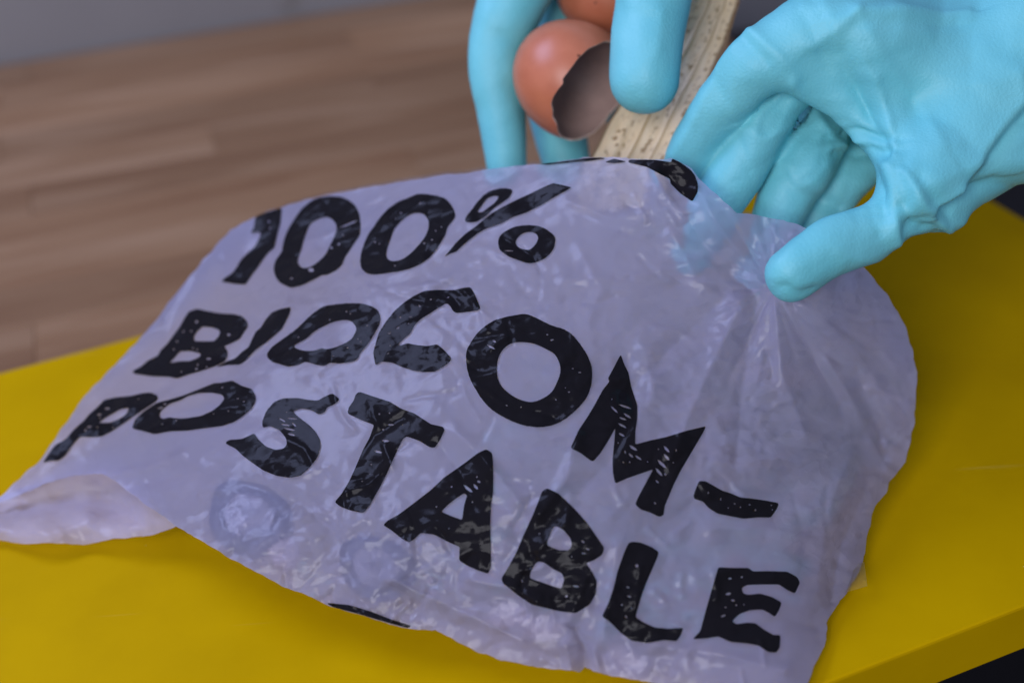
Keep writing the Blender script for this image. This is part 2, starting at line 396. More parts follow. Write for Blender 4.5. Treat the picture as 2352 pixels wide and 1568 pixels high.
BOTTOM = [(1720, 1606), (1600, 1585), (1500, 1566), (1405, 1550), (1362, 1540), (1343, 1531), (1330, 1541), (1290, 1538), (1200, 1526), (1150, 1514), (1091, 1493), (1040, 1468), (1000, 1446),
          (945, 1444), (880, 1428), (820, 1410), (760, 1393), (700, 1366), (640, 1340), (590, 1313), (525, 1280), (470, 1245), (400, 1205), (350, 1170), (290, 1122), (236, 1085),
          (170, 1092), (110, 1108), (40, 1138)]
OUT = LEFT_EDGE + RIM + RIGHT_EDGE + BOTTOM
def wob(poly, amp, L, seed):
    r = resample(poly, 9); s = np.arange(len(r)) * 9.0
    nrm = np.roll(r, -1, 0) - np.roll(r, 1, 0); nrm = np.stack([-nrm[:, 1], nrm[:, 0]], 1) / np.maximum(np.hypot(*nrm.T), 1e-6)[:, None]
    return r + nrm * (amp * (vnoise(s / L, s * 0, seed) + .5 * vnoise(s / (L * .4), s * 0, seed + 3)))[:, None]
OUT_F = wob(OUT, 4.0, 26, 5)

Z = [(-45, 1172, .008), (0, 1140, .012), (100, 1048, .022), (260, 840, .042), (410, 668, .060), (560, 510, .083), (640, 478, .088), (800, 438, .101), (1005, 405, .112),
     (1250, 376, .123), (1420, 364, .130), (1540, 368, .133), (1600, 400, .129), (1690, 490, .1185), (1740, 495, .1155), (1870, 528, .112), (1930, 570, .107),
     (1760, 655, .096), (1840, 690, .093), (1700, 600, .101), (1990, 622, .088), (2078, 745, .066), (2106, 855, .046), (2098, 985, .027), (2042, 1108, .016), (1988, 1260, .008), (1899, 1430, .006), (1840, 1602, .004),
     (1720, 1606, .006), (1500, 1566, .008), (1330, 1541, .010), (1091, 1493, .015), (945, 1444, .018), (760, 1393, .022), (590, 1313, .028), (470, 1245, .031), (400, 1205, .031), (236, 1085, .026), (110, 1108, .017),
     (1200, 850, .081), (1500, 1000, .066), (1200, 1150, .055), (1700, 1300, .030), (1450, 1350, .032), (700, 1000, .056), (500, 900, .054), (350, 1000, .038), (650, 780, .070), (900, 600, .095), (1250, 550, .107), (900, 850, .075),
     (1900, 900, .058), (1950, 1100, .032), (1700, 1050, .055), (1500, 700, .093), (1750, 820, .078), (950, 1250, .040), (700, 1200, .040), (1850, 1350, .018), (1800, 1500, .012)]
zc = np.array(Z)
tps = TPS(zc[:, :2], depth_at_z(zc[:, 0], zc[:, 1], zc[:, 2]))

FOLDS = [  # (polyline, width, height mm)
    ([(1505, 395), (1520, 430), (1545, 470), (1570, 490)], 16, 3.0), ([(1530, 400), (1580, 460)], 22, -2.5),
    ([(1600, 430), (1650, 520), (1750, 650)], 14, 1.6), ([(1560, 470), (1640, 600), (1760, 690)], 22, -1.6), ([(1500, 450), (1600, 640), (1700, 720)], 22, 1.6),
    ([(1045, 990), (1090, 1030), (1150, 1100), (1190, 1150)], 20, 2.4), ([(1010, 1020), (1060, 1090), (1090, 1160)], 20, -1.6),
    ([(1080, 1330), (1180, 1350), (1250, 1390)], 16, 2.0), ([(1330, 1130), (1400, 1060), (1460, 960), (1440, 830)], 26, -2.0), ([(1480, 800), (1500, 900), (1420, 1050)], 22, 1.8),
    ([(1330, 1000), (1300, 1100), (1240, 1180)], 18, 1.8), ([(1340, 1540), (1345, 1490), (1320, 1440)], 14, -3.0), ([(1310, 1535), (1300, 1480)], 12, 2.0), ([(1375, 1535), (1360, 1490)], 12, 2.0),
    ([(1650, 1060), (1800, 1080), (1950, 1010)], 30, 1.8), ([(1560, 980), (1700, 930), (1900, 930)], 40, -1.5), ([(2000, 1010), (2040, 1080)], 14, 2.5), ([(1960, 860), (2020, 990), (2030, 1060)], 18, -2.5), ([(1900, 830), (1980, 960)], 16, 2.2),
    ([(1640, 1215), (1750, 1210), (1860, 1235)], 30, 2.0), ([(1520, 1200), (1700, 1120), (1820, 1130)], 26, -1.6),
    ([(660, 560), (780, 530), (850, 500)], 16, 1.2), ([(620, 600), (690, 590), (760, 560)], 14, -1.0), ([(480, 560), (420, 660), (380, 730)], 12, 1.4), ([(430, 860), (560, 780), (680, 700)], 18, 1.0), ([(350, 900), (480, 840), (600, 810)], 12, -1.0),
    ([(180, 1000), (320, 930), (520, 900)], 16, 1.0), ([(330, 990), (420, 950), (560, 930)], 10, 1.3), ([(250, 1090), (330, 1075), (420, 1040)], 12, 1.6), ([(290, 1120), (420, 1090), (500, 1080)], 16, -1.5),
    ([(380, 1190), (330, 1110)], 10, 1.0), ([(860, 690), (1000, 650), (1100, 600)], 20, .9), ([(1000, 560), (1120, 570), (1200, 610)], 12, 1.1), ([(1330, 570), (1380, 660), (1350, 740)], 20, 1.2),
    ([(700, 400), (760, 500)], 20, .5), ([(1300, 460), (1400, 500), (1480, 490)], 14, 1.0), ([(1180, 640), (1230, 700), (1300, 690)], 14, -.9), ([(820, 1060), (860, 1000), (930, 960)], 12, -1.2), ([(790, 1130), (850, 1110), (900, 1060)], 10, 1.2),
    ([(640, 1000), (700, 1030), (720, 1070)], 10, 1.2), ([(1240, 1260), (1300, 1200), (1310, 1140)], 14, 1.4), ([(1420, 1250), (1400, 1380), (1380, 1480)], 18, 1.4), ([(1600, 1330), (1700, 1300), (1800, 1330)], 18, 1.2), ([(1700, 1450), (1800, 1420), (1880, 1440)], 16, -1.2)]
FOLDS += [([(1778, 700), (1795, 850), (1850, 1000)], 26, 3.2), ([(1820, 700), (1870, 820), (1930, 930)], 24, -2.6), ([(1850, 690), (1960, 800), (2050, 930)], 28, 3.0),
          ([(1735, 700), (1705, 880), (1690, 1060)], 28, -3.0), ([(1700, 700), (1620, 870), (1540, 1050)], 26, 2.8), ([(1660, 690), (1540, 800), (1440, 900)], 26, -2.0), ([(1600, 600), (1450, 640), (1300, 640)], 22, 1.6),
          ([(1950, 1050), (1900, 1180), (1880, 1320)], 26, 2.4), ([(1990, 1120), (1930, 1260), (1910, 1380)], 20, -2.2), ([(1500, 1480), (1650, 1500), (1800, 1540)], 20, 2.0), ([(900, 1330), (1050, 1400), (1200, 1470)], 18, 2.2), ([(560, 1110), (700, 1160), (800, 1260)], 20, -1.6)]
_rf = random.Random(41)
for _ in range(170):                                    # short sharp creases, thicker where the film is most handled
    x0, y0 = _rf.uniform(350, 2060), _rf.uniform(430, 1560)
    a0 = _rf.choice((_rf.uniform(-.5, .5), _rf.uniform(.6, 1.6), math.atan2(y0 - 660, x0 - 1775) + _rf.uniform(-.25, .25)))
    L0 = _rf.uniform(30, 120); pl = [(x0, y0)]
    for _k in range(3):
        a0 += _rf.uniform(-.35, .35); pl.append((pl[-1][0] + math.cos(a0) * L0 / 3, pl[-1][1] + math.sin(a0) * L0 / 3))
    k0 = .35 if (x0 - 930) * .55 + (y0 - 640) * .95 < 0 else 1.0
    FOLDS.append((pl, _rf.uniform(6.5, 10), k0 * _rf.choice((-1, 1)) * _rf.uniform(.5, 1.1)))
def relief(px, py):
    """crumples of the film, metres towards the camera"""
    shp = np.shape(px); x, y = np.ravel(px).astype(float), np.ravel(py).astype(float)
    pp = np.stack([x, y], 1)
    calm = 1 / (1 + np.exp(((x - 930) * .55 + (y - 640) * .95) / 150.0))       # smooth near the upper left fold
    amp = .30 + .70 * (1 - calm)
    zone = .55 + .9 * np.clip(vnoise(x / 170, y / 170, 90) + .5, 0, 1)
    h = 2.6 * amp * facets(x / 190, y / 190, 1) + 1.2 * amp * zone * facets(x / 84, y / 84, 2) + 1.0 * amp * zone ** 2 * facets(x / 40 + .3 * y / 40, y / 40, 3) + .42 * amp * zone ** 2 * facets(x / 19, y / 19, 4)
    tx, ty = x - 1775, y - 660; rr = np.hypot(tx, ty); th_ = np.arctan2(ty, tx)
    rad = np.exp(-rr / 260) * np.clip(rr / 60, 0, 1)
    h += rad * 2.6 * vnoise(th_ * 6.5, rr / 400, 21) + rad * 1.6 * vnoise(th_ * 15, rr / 300, 22)
    # long soft stretch folds on the calm part
    h += 1.6 * calm * vnoise((x * .45 + y * .9) / 60, (x * .9 - y * .45) / 420, 31)
    for line, w, a in FOLDS:
        m = (x > min(p[0] for p in line) - 3 * w) & (x < max(p[0] for p in line) + 3 * w) & (y > min(p[1] for p in line) - 3 * w) & (y < max(p[1] for p in line) + 3 * w)
        if not m.any(): continue
        d = seg_dist(pp[m], line); h[m] += a * (.6 * np.exp(-(d / w) ** 2) + .4 * np.exp(-d / (w * .55)))
    return (h * .001).reshape(shp)
def bag_depth(px, py, lift=0.0):
    d = tps(px, py) - relief(px, py)
    return np.minimum(d, depth_at_z(px, py, .0022)) - lift
v2, f2 = triangulate([OUT_F], 5.2, edge_step=6.0)
front = mesh_obj('front_panel', wpt(v2[:, 0], v2[:, 1], bag_depth(v2[:, 0], v2[:, 1])), f2, M_FILM)
v3, f3 = triangulate([OUT_F], 18.0, edge_step=9.0)
closed_edge = [p for p in RIGHT_EDGE + BOTTOM] + LEFT_EDGE[:18]
be = seg_dist(v3, closed_edge)
gap = .85 * (1 - np.exp(-be / 150.0))
df = bag_depth(v3[:, 0], v3[:, 1]); zf = CAM_H + df * zfac(v3[:, 0], v3[:, 1])
zb = np.maximum(zf * (1 - gap) + .0015 * (vnoise(v3[:, 0] / 40, v3[:, 1] / 40, 77) - .3) * np.clip(be / 60, 0, 1), .0012)
db = np.maximum(depth_at_z(v3[:, 0], v3[:, 1], zb), df + .0004)
back = mesh_obj('back_panel', wpt(v3[:, 0], v3[:, 1], db), f3[:, ::-1], M_FILM_BACK)
# folded side gusset lying open at the corner
GUS = [(-45, 1160), (0, 1139), (60, 1118), (120, 1100), (200, 1083), (240, 1080), (300, 1118), (345, 1150), (412, 1203), (392, 1214), (360, 1226), (330, 1231), (260, 1238), (190, 1251), (120, 1247), (60, 1248), (0, 1240), (-45, 1236)]
gz = np.array([(-45, 1160, .006), (60, 1118, .013), (200, 1083, .022), (240, 1080, .024), (345, 1150, .026), (412, 1203, .026), (330, 1231, .012), (190, 1251, .0045), (0, 1240, .004), (-45, 1236, .004),
               (60, 1150, .006), (150, 1135, .008), (230, 1125, .011), (300, 1170, .011), (200, 1190, .013), (80, 1200, .012), (0, 1180, .006), (130, 1222, .011), (300, 1205, .015), (0, 1215, .010)])
gt = TPS(gz[:, :2], depth_at_z(gz[:, 0], gz[:, 1], gz[:, 2]))
vg, fg = triangulate([wob(GUS, 3, 30, 9)], 6.0)
dg = gt(vg[:, 0], vg[:, 1]) - .0016 * facets(vg[:, 0] / 60, vg[:, 1] / 28, 51) - .0007 * facets(vg[:, 0] / 22, vg[:, 1] / 16, 52)
dg = np.minimum(dg, depth_at_z(vg[:, 0], vg[:, 1], .0015))
gus = mesh_obj('side_gusset', wpt(vg[:, 0], vg[:, 1], dg), fg, M_FILM_DOUBLE)
vt, ft = triangulate([[(1940, 1303), (1985, 1290), (1992, 1345), (1935, 1362), (1915, 1360)]], 9.0)
tab = mesh_obj('film_tab', wpt(vt[:, 0], vt[:, 1], depth_at_z(vt[:, 0], vt[:, 1], .004 + .003 * (vt[:, 0] - 1915) / 70)), ft, M_TAB)

LETTERS = {
 'digit one': (C1, 'l', [[(650,190),(640,330),(610,440),(580,570),(530,605),(480,670),(430,745),(370,820),(310,912),(200,905),(82,882),(120,845),(180,810),(230,745),(265,680),(325,620),(395,560),(440,475),(455,425),(400,420),(360,435),(390,370),(400,285),(430,260),(530,225)]]),
 'first digit zero': (C1, 'c', [[(1120,82),(1220,95),(1310,140),(1365,210),(1388,300),(1388,430),(1340,510),(1250,650),(1200,745),(1090,815),(1030,825),(900,890),(770,938),(690,922),(610,870),(575,780),(590,690),(650,600),(660,540),(690,440),(740,340),(800,250),(860,180),(950,115),(1040,88)],
   [(1080,278),(1140,315),(1168,380),(1145,460),(1105,545),(1060,630),(990,700),(920,745),(850,755),(805,715),(808,660),(835,580),(860,490),(885,420),(920,345),(1000,295)]]),
 'second digit zero': (C1, 'c', [[(1930,62),(2050,68),(2170,95),(2240,155),(2280,235),(2275,290),(2220,360),(2190,440),(2140,530),(2060,640),(1945,725),(1830,770),(1700,795),(1520,818),(1440,798),(1395,745),(1392,660),(1415,560),(1460,450),(1530,350),(1610,240),(1720,150),(1830,100)],
   [(1910,240),(1980,248),(2025,300),(2033,370),(2000,460),(1930,550),(1850,630),(1770,680),(1690,692),(1640,660),(1640,590),(1670,500),(1710,390),(1780,310),(1850,260)]]),
 'upper ring of percent sign': (C2, 'c', [[(590,328),(640,345),(615,400),(545,455),(480,500),(420,560),(360,600),(300,618),(240,610),(245,570),(300,500),(370,410),(450,350),(520,332)], [(500,392),(520,405),(490,450),(430,495),(385,528),(345,528),(375,480),(420,420),(460,400)]]),
 'slash of percent sign': (C2, 'l', [[(990,282),(1150,320),(1060,370),(970,420),(880,475),(760,535),(640,575),(540,630),(410,675),(340,715),(270,770),(210,820),(160,870),(110,885),(58,915),(95,870),(160,790),(240,715),(320,660),(400,590),(480,530),(570,480),(690,420),(800,370),(900,320)]]),
 'lower ring of percent sign': (C2, 'c', [[(780,642),(880,655),(960,700),(1003,745),(1000,820),(960,890),(890,940),(790,968),(700,945),(600,905),(540,860),(518,800),(530,740),(590,690),(670,655)], [(790,702),(840,715),(860,755),(835,810),(790,850),(740,850),(690,830),(668,790),(690,745),(735,712)]]),
 'thin print along the rim': (C2, 'l', [[(870,121),(1050,100),(1280,69),(1400,64),(1440,72),(1300,95),(1150,105),(1030,120),(930,128)]]),
 'small print at the rim': (C2, 'l', [[(1430,105),(1505,75),(1620,100),(1520,115)]]),
 'dark print folded at the rim': (C2, 'l', [[(1640,82),(1850,84),(2000,105),(2005,72),(2080,108),(2165,170),(2200,215),(2228,290),(2225,360),(2180,442),(2080,375),(1990,285),(1990,250),(1900,205),(1790,145),(1630,108)]]),
 'first letter B': (C3, 'l', [[(680,245),(760,265),(900,290),(1020,295),(1100,315),(1150,365),(1158,410),(1110,480),(1080,530),(1000,570),(930,600),(965,640),(965,690),(940,740),(850,785),(700,835),(590,865),(490,902),(420,885),(250,880),(80,855),(70,830),(150,790),(210,735),(310,685),(330,640),(400,570),(450,500),(510,420),(560,330),(600,270)],
   [(730,412),(830,422),(895,450),(885,500),(840,550),(760,552),(650,550),(650,500),(685,450)], [(520,645),(620,642),(715,668),(700,700),(610,738),(520,738),(420,755),(465,705)]]),
 'letter I': (C3, 'l', [[(1560,228),(1555,270),(1520,350),(1475,435),(1400,500),(1330,560),(1230,630),(1180,680),(1140,730),(1080,770),(970,773),(860,792),(950,742),(1040,710),(1100,650),(1160,610),(1200,520),(1230,460),(1280,420),(1320,350),(1380,280),(1460,248)]]),
 'first letter O': (C3, 'c', [[(2080,195),(2200,195),(2300,215),(2370,255),(2400,320),(2390,400),(2352,470),(2290,570),(2220,650),(2180,720),(2110,750),(2000,760),(1930,755),(1870,782),(1790,770),(1700,745),(1640,770),(1540,788),(1450,765),(1370,735),(1335,680),(1370,620),(1440,560),(1540,490),(1640,410),(1720,330),(1810,260),(1880,220)],
   [(2060,352),(2130,365),(2175,430),(2150,500),(2110,545),(2000,600),(1900,625),(1850,618),(1760,642),(1660,635),(1590,595),(1700,530),(1780,460),(1880,405),(1960,370)]]),
 'letter C': (C4, 'l', [[(1015,65),(1050,120),(1080,190),(1110,265),(1085,285),(980,300),(880,310),(845,285),(830,250),(795,215),(700,270),(640,310),(550,365),(490,420),(450,500),(390,550),(340,600),(350,618),(420,592),(500,610),(610,620),(700,602),(760,650),(838,735),(820,770),(750,820),(680,860),(580,865),(480,850),(380,820),(280,775),(175,765),(120,800),(100,680),(125,590),(150,500),(220,390),(300,290),(390,210),(480,150),(580,102),(700,92),(860,95),(950,72)]]),
 'second letter O': (C4, 'c', [[(1500,320),(1590,335),(1700,390),(1790,430),(1900,465),(1990,530),(2060,620),(2120,720),(2155,820),(2160,920),(2140,1030),(2090,1130),(2010,1220),(1900,1310),(1780,1365),(1650,1382),(1500,1360),(1350,1300),(1220,1220),(1130,1130),(1060,1020),(1000,900),(975,760),(985,650),(1050,540),(1120,460),(1230,385),(1360,345)],
   [(1510,583),(1620,600),(1730,650),(1810,700),(1855,790),(1860,870),(1830,960),(1780,1050),(1700,1110),(1600,1145),(1500,1130),(1400,1080),(1310,1000),(1270,910),(1265,800),(1290,700),(1350,625),(1420,590)]]),
 'letter M': (C5, 'l', [[(508,80),(535,160),(575,240),(600,370),(650,520),(650,640),(635,740),(632,865),(760,830),(900,800),(1080,745),(1250,705),(1225,760),(1160,870),(1090,990),(1030,1090),(970,1210),(920,1330),(890,1400),(880,1480),(845,1495),(760,1455),(680,1430),(632,1385),(660,1320),(720,1210),(790,1080),(660,1125),(560,1160),(460,1205),(440,1120),(435,1000),(450,850),(460,720),(400,830),(330,940),(270,1010),(245,1005),(160,940),(70,895),(90,850),(140,740),(220,620),(280,520),(350,390),(410,315),(395,290),(450,190),(480,130)]]),
 'hyphen': (C5, 'l', [[(1190,1180),(1250,1185),(1320,1225),(1390,1265),(1470,1290),(1550,1325),(1650,1335),(1760,1350),(1840,1365),(1885,1375),(1870,1420),(1815,1500),(1700,1498),(1580,1510),(1470,1490),(1350,1465),(1270,1415),(1225,1360),(1150,1340),(1140,1310),(1165,1240)]]),
 'letter P': (C6, 'l', [[(850,148),(905,172),(905,205),(850,245),(780,290),(720,330),(640,385),(560,440),(480,480),(400,485),(325,480),(290,510),(255,555),(210,620),(160,660),(100,662),(40,677),(90,600),(130,545),(210,500),(280,420),(350,360),(390,310),(450,260),(500,205),(580,185),(700,175),(780,155)], [(690,262),(670,310),(620,345),(550,375),(460,378),(500,345),(560,310),(620,275)]]),
 'third letter O': (C6, 'l', [[(1465,58),(1540,100),(1610,120),(1640,170),(1642,210),(1610,270),(1540,330),(1480,370),(1390,400),(1270,415),(1130,435),(1000,440),(880,462),(800,440),(710,418),(735,350),(800,290),(900,225),(1000,200),(1100,170),(1200,130),(1330,78),(1390,75)],
   [(1215,152),(1310,150),(1390,165),(1408,195),(1370,245),(1310,290),(1230,325),(1120,342),(1060,345),(990,335),(940,348),(915,325),(930,285),(990,235),(1080,205),(1130,175)]]),
 'letter S': (C6, 'l', [[(2220,155),(2275,200),(2230,240),(2175,262),(2165,295),(2120,315),(2060,280),(1990,268),(1920,290),(1960,330),(2040,390),(2090,440),(2125,500),(2130,560),(2105,640),(2050,710),(1980,775),(1900,790),(1800,775),(1700,735),(1620,680),(1540,620),(1490,570),(1410,530),(1440,505),(1540,498),(1630,455),(1660,500),(1720,555),(1790,580),(1850,572),(1878,540),(1870,490),(1820,430),(1750,400),(1695,415),(1690,370),(1720,290),(1780,220),(1850,192),(1960,190),(2040,205),(2110,210),(2160,180)]]),
 'letter T': (C7, 'l', [[(270,70),(370,105),(510,150),(600,205),(700,240),(830,325),(925,345),(938,370),(900,450),(860,510),(820,505),(740,455),(640,420),(610,440),(570,520),(530,610),(490,700),(430,820),(400,870),(350,960),(300,1020),(200,1000),(120,970),(75,935),(130,870),(190,770),(240,660),(300,520),(350,430),(385,330),(280,290),(175,240),(185,195),(225,140),(240,90)]]),
 'letter A': (C7, 'l', [[(1265,520),(1310,550),(1318,650),(1318,850),(1300,960),(1295,1100),(1300,1300),(1300,1440),(1280,1495),(1200,1470),(1110,1430),(1050,1390),(1055,1285),(960,1245),(860,1190),(750,1175),(700,1225),(660,1250),(600,1220),(520,1155),(455,1115),(490,1080),(580,1030),(700,940),(830,840),(930,745),(1080,640),(1200,550)], [(1090,865),(1115,880),(1090,960),(1075,1075),(990,1045),(910,1010),(970,950),(1030,905)]]),
 'second letter B': (C8, 'l', [[(430,38),(510,75),(580,140),(640,200),(720,290),(790,390),(845,470),(830,520),(770,560),(710,580),(755,640),(790,710),(785,800),(740,880),(640,942),(530,930),(420,905),(320,880),(230,820),(110,725),(100,690),(150,610),(210,500),(260,380),(320,250),(370,130),(395,60)],
   [(490,308),(550,340),(600,400),(612,450),(590,488),(520,488),(435,455),(430,430),(465,340)], [(365,568),(410,575),(470,620),(540,655),(555,700),(535,765),(480,750),(380,715),(305,690),(310,650),(340,590)]]),
 'letter L': (C8, 'l', [[(1050,425),(1110,432),(1190,465),(1240,500),(1225,550),(1190,630),(1150,720),(1110,830),(1070,970),(1130,1010),(1210,1045),(1310,1055),(1418,1048),(1400,1100),(1370,1145),(1280,1135),(1160,1158),(1040,1140),(960,1080),(880,1000),(828,965),(870,880),(910,770),(940,640),(990,500),(1020,435)]]),
 'letter E': (C8, 'l', [[(1670,610),(1780,615),(1890,615),(1920,640),(2030,638),(2170,642),(2240,680),(2262,720),(2225,800),(2170,775),(2110,735),(1990,735),(1880,738),(1838,760),(1850,800),(1890,810),(1970,800),(2060,825),(2130,865),(2110,920),(2080,970),(2045,945),(1990,915),(1900,920),(1820,950),(1770,1000),(1800,1022),(1880,1010),(1940,1015),(2000,1060),(2070,1100),(2120,1100),(2115,1190),(2090,1228),(2030,1222),(1960,1175),(1880,1160),(1760,1150),(1670,1110),(1580,1125),(1485,1130),(1540,1070),(1580,920),(1620,780),(1650,680)]]),
 'print at the bottom seam': (None, 'l', [[(750, 1384), (800, 1388), (850, 1403), (905, 1424), (944, 1436), (938, 1442), (880, 1426), (820, 1408), (764, 1393)]]),
}
# gaps in the print: x, y, length, direction (degrees), half width - all in crop units
GAPS = {
 'letter M': [(545,535,120,20,9),(450,560,90,45,8),(480,620,70,70,8),(525,640,70,20,8),(565,615,80,35,10),(520,700,85,30,9),(515,780,60,30,9),(615,895,85,35,12),(595,960,55,45,9),(660,980,70,35,9),(545,930,30,75,7),(530,1020,20,60,6),(585,1018,12,0,7),(905,905,80,50,11),(905,975,75,50,12),(865,1035,110,45,13),(840,1105,95,50,12),(895,1125,25,50,8),(825,1188,40,40,7),(835,905,16,60,7),(990,915,22,100,6),(965,1022,12,0,6),(805,1375,25,50,7),(740,1015,12,60,5),(485,850,14,60,5),(430,470,12,40,6)],
 'letter S': [(1915,345,85,5,5),(1840,355,60,30,6),(1865,392,75,10,6),(1930,390,45,45,6),(1895,425,95,12,7),(1910,465,60,15,8),(1875,297,12,0,4)],
 'hyphen': [(1270,1285,22,90,6),(1500,1380,10,0,7),(1550,1410,14,60,7),(1630,1388,10,60,7),(1443,1417,10,0,6),(1680,1435,20,100,7),(1820,1393,8,0,5),(1378,1340,26,100,5),(1828,1432,8,0,5)],
 'letter E': [(1755,692,26,0,7),(1840,682,12,0,7),(1742,803,42,-10,10),(1752,785,22,0,6),(1775,850,30,10,8),(1800,884,16,10,6),(1855,880,12,80,6),(1705,962,40,-20,7),(1722,900,14,0,6)],
 'second letter B': [(640,748,50,10,7),(690,425,30,45,6),(725,480,30,20,6),(695,510,35,5,5),(375,368,8,0,6),(570,820,26,-30,8),(608,535,10,60,5),(250,710,25,70,5)],
 'letter A': [(1120,830,95,40,12),(1180,815,55,50,11),(1205,775,30,20,9),(1190,738,14,0,7),(992,815,12,0,7),(873,972,12,0,7),(1155,935,16,0,6),(970,1142,10,0,6)],
 'letter T': [(515,330,55,0,7),(475,455,60,5,10),(415,540,70,15,9),(455,368,18,20,8),(425,245,14,100,8),(505,238,14,100,7),(362,640,14,0,6),(290,772,12,60,6),(610,330,10,0,5),(350,715,10,60,5)],
 'letter C': [(357,352,14,90,9),(448,345,22,0,6),(335,450,38,-40,8),(250,502,34,0,6),(432,410,16,0,6),(535,243,26,40,8),(643,182,18,20,8),(805,163,26,-30,6),(258,615,14,0,7),(240,690,24,-20,6)],
 'second letter O': [(1210,630,85,30,10),(1238,575,40,30,10),(1738,513,22,10,6),(1782,563,38,-10,7),(1978,832,24,0,5),(2043,868,32,0,6),(1942,1052,26,0,6),(1908,1012,10,0,5),(1818,1125,12,0,7),(1490,1195,14,0,7),(1355,1178,22,20,6)],
 'first letter B': [(672,368,18,60,13),(975,490,36,0,12),(785,716,46,5,9),(548,460,16,80,8),(622,455,20,-20,8),(490,553,14,80,9),(683,773,12,0,9),(672,812,30,5,9),(768,793,10,0,8),(530,838,16,-40,6),(640,615,18,-60,7),(678,628,16,30,7),(460,628,14,0,8)],
 'letter P': [(525,270,40,0,7),(465,315,34,-5,6),(388,407,38,-10,6),(360,432,18,90,8),(450,410,14,80,5),(628,383,14,0,5),(705,330,14,0,5),(568,412,8,0,5),(470,340,16,-20,4),(760,198,10,-60,4)],
 'third letter O': [(925,265,50,-12,5),(958,237,24,-10,5),(1390,112,26,-15,4),(1505,195,18,0,4),(1552,217,18,0,4),(1435,287,16,0,4),(1045,360,18,0,4),(938,387,16,0,4),(1325,310,12,0,4)],
 'first letter O': [(2083,273,18,0,8),(2120,293,20,-15,6),(1925,352,18,0,7),(2190,530,14,20,6),(2217,555,22,-20,5),(2278,403,20,-20,6),(2095,613,20,0,6),(1650,712,26,0,4),(1630,515,18,-40,6),(1962,690,14,0,5)],
 'digit one': [(530,320,22,20,12),(540,382,10,0,10)],
 'first digit zero': [(1118,567,16,0,12),(1187,533,14,0,12),(742,855,30,-15,9),(925,775,60,10,20),(1280,345,200,-22,10),(1225,445,10,0,8),(830,500,100,-40,12)],
 'second digit zero': [(1955,150,22,10,9),(2065,492,20,20,8),(1992,525,22,-10,8),(2098,407,12,0,8),(1527,512,10,60,9),(1770,240,10,0,9),(1570,530,8,0,7),(1715,735,16,60,8),(2153,372,12,0,7),(1725,297,12,0,7)],
 'lower ring of percent sign': [(610,862,80,3,4)],
 'letter L': [(1080,600,26,10,13),(1015,755,24,20,6),(1025,822,34,20,6),(972,882,10,0,7),(1002,968,24,50,6),(1043,905,14,50,5)],
}
def gap_ring(x, y, L, ang_, w):
    a = math.radians(ang_); c, s = math.cos(a), math.sin(a); hl = max(L / 2, w)
    loc = [(-hl, 0), (-hl * .55, -w * .8), (hl * .4, -w), (hl, -w * .2), (hl * .6, w * .7), (-hl * .3, w)]
    return [(x + u * c - v * s, y + u * s + v * c) for u, v in loc]
letter_objs = []
for nm, (crop, mode, rings) in LETTERS.items():
    R_ = [(P(crop, r) if crop else r) for r in rings]
    R_ = [catmull(r, 3) if mode == 'c' else soften(r, 4.5) for r in R_]
    R_[0] = wob(R_[0], .9, 8, len(nm)) if mode == 'c' else R_[0]
    for g in GAPS.get(nm, ()):
        ring = np.array(P(crop, gap_ring(*g))); sd = np.concatenate([np.array(r) for r in R_])
        if inside(ring, R_[0]).all() and not any(inside(ring, h).any() for h in R_[1:]) and min(np.hypot(*(sd - c).T).min() for c in ring) > 2.2:
            R_.append(ring)
    vl, fl_ = triangulate(R_, 4.6, edge_step=3.6)
    lo = mesh_obj('printed_mark' if 'print' in nm else 'printed_letter', wpt(vl[:, 0], vl[:, 1], bag_depth(vl[:, 0], vl[:, 1], .00065)), fl_, M_INK)
    lo['label'] = 'black ' + nm; letter_objs.append(lo)
for o in [front, back, gus, tab] + letter_objs:
    o.parent = bag; o.matrix_parent_inverse = Matrix.Translation(-bag.location)

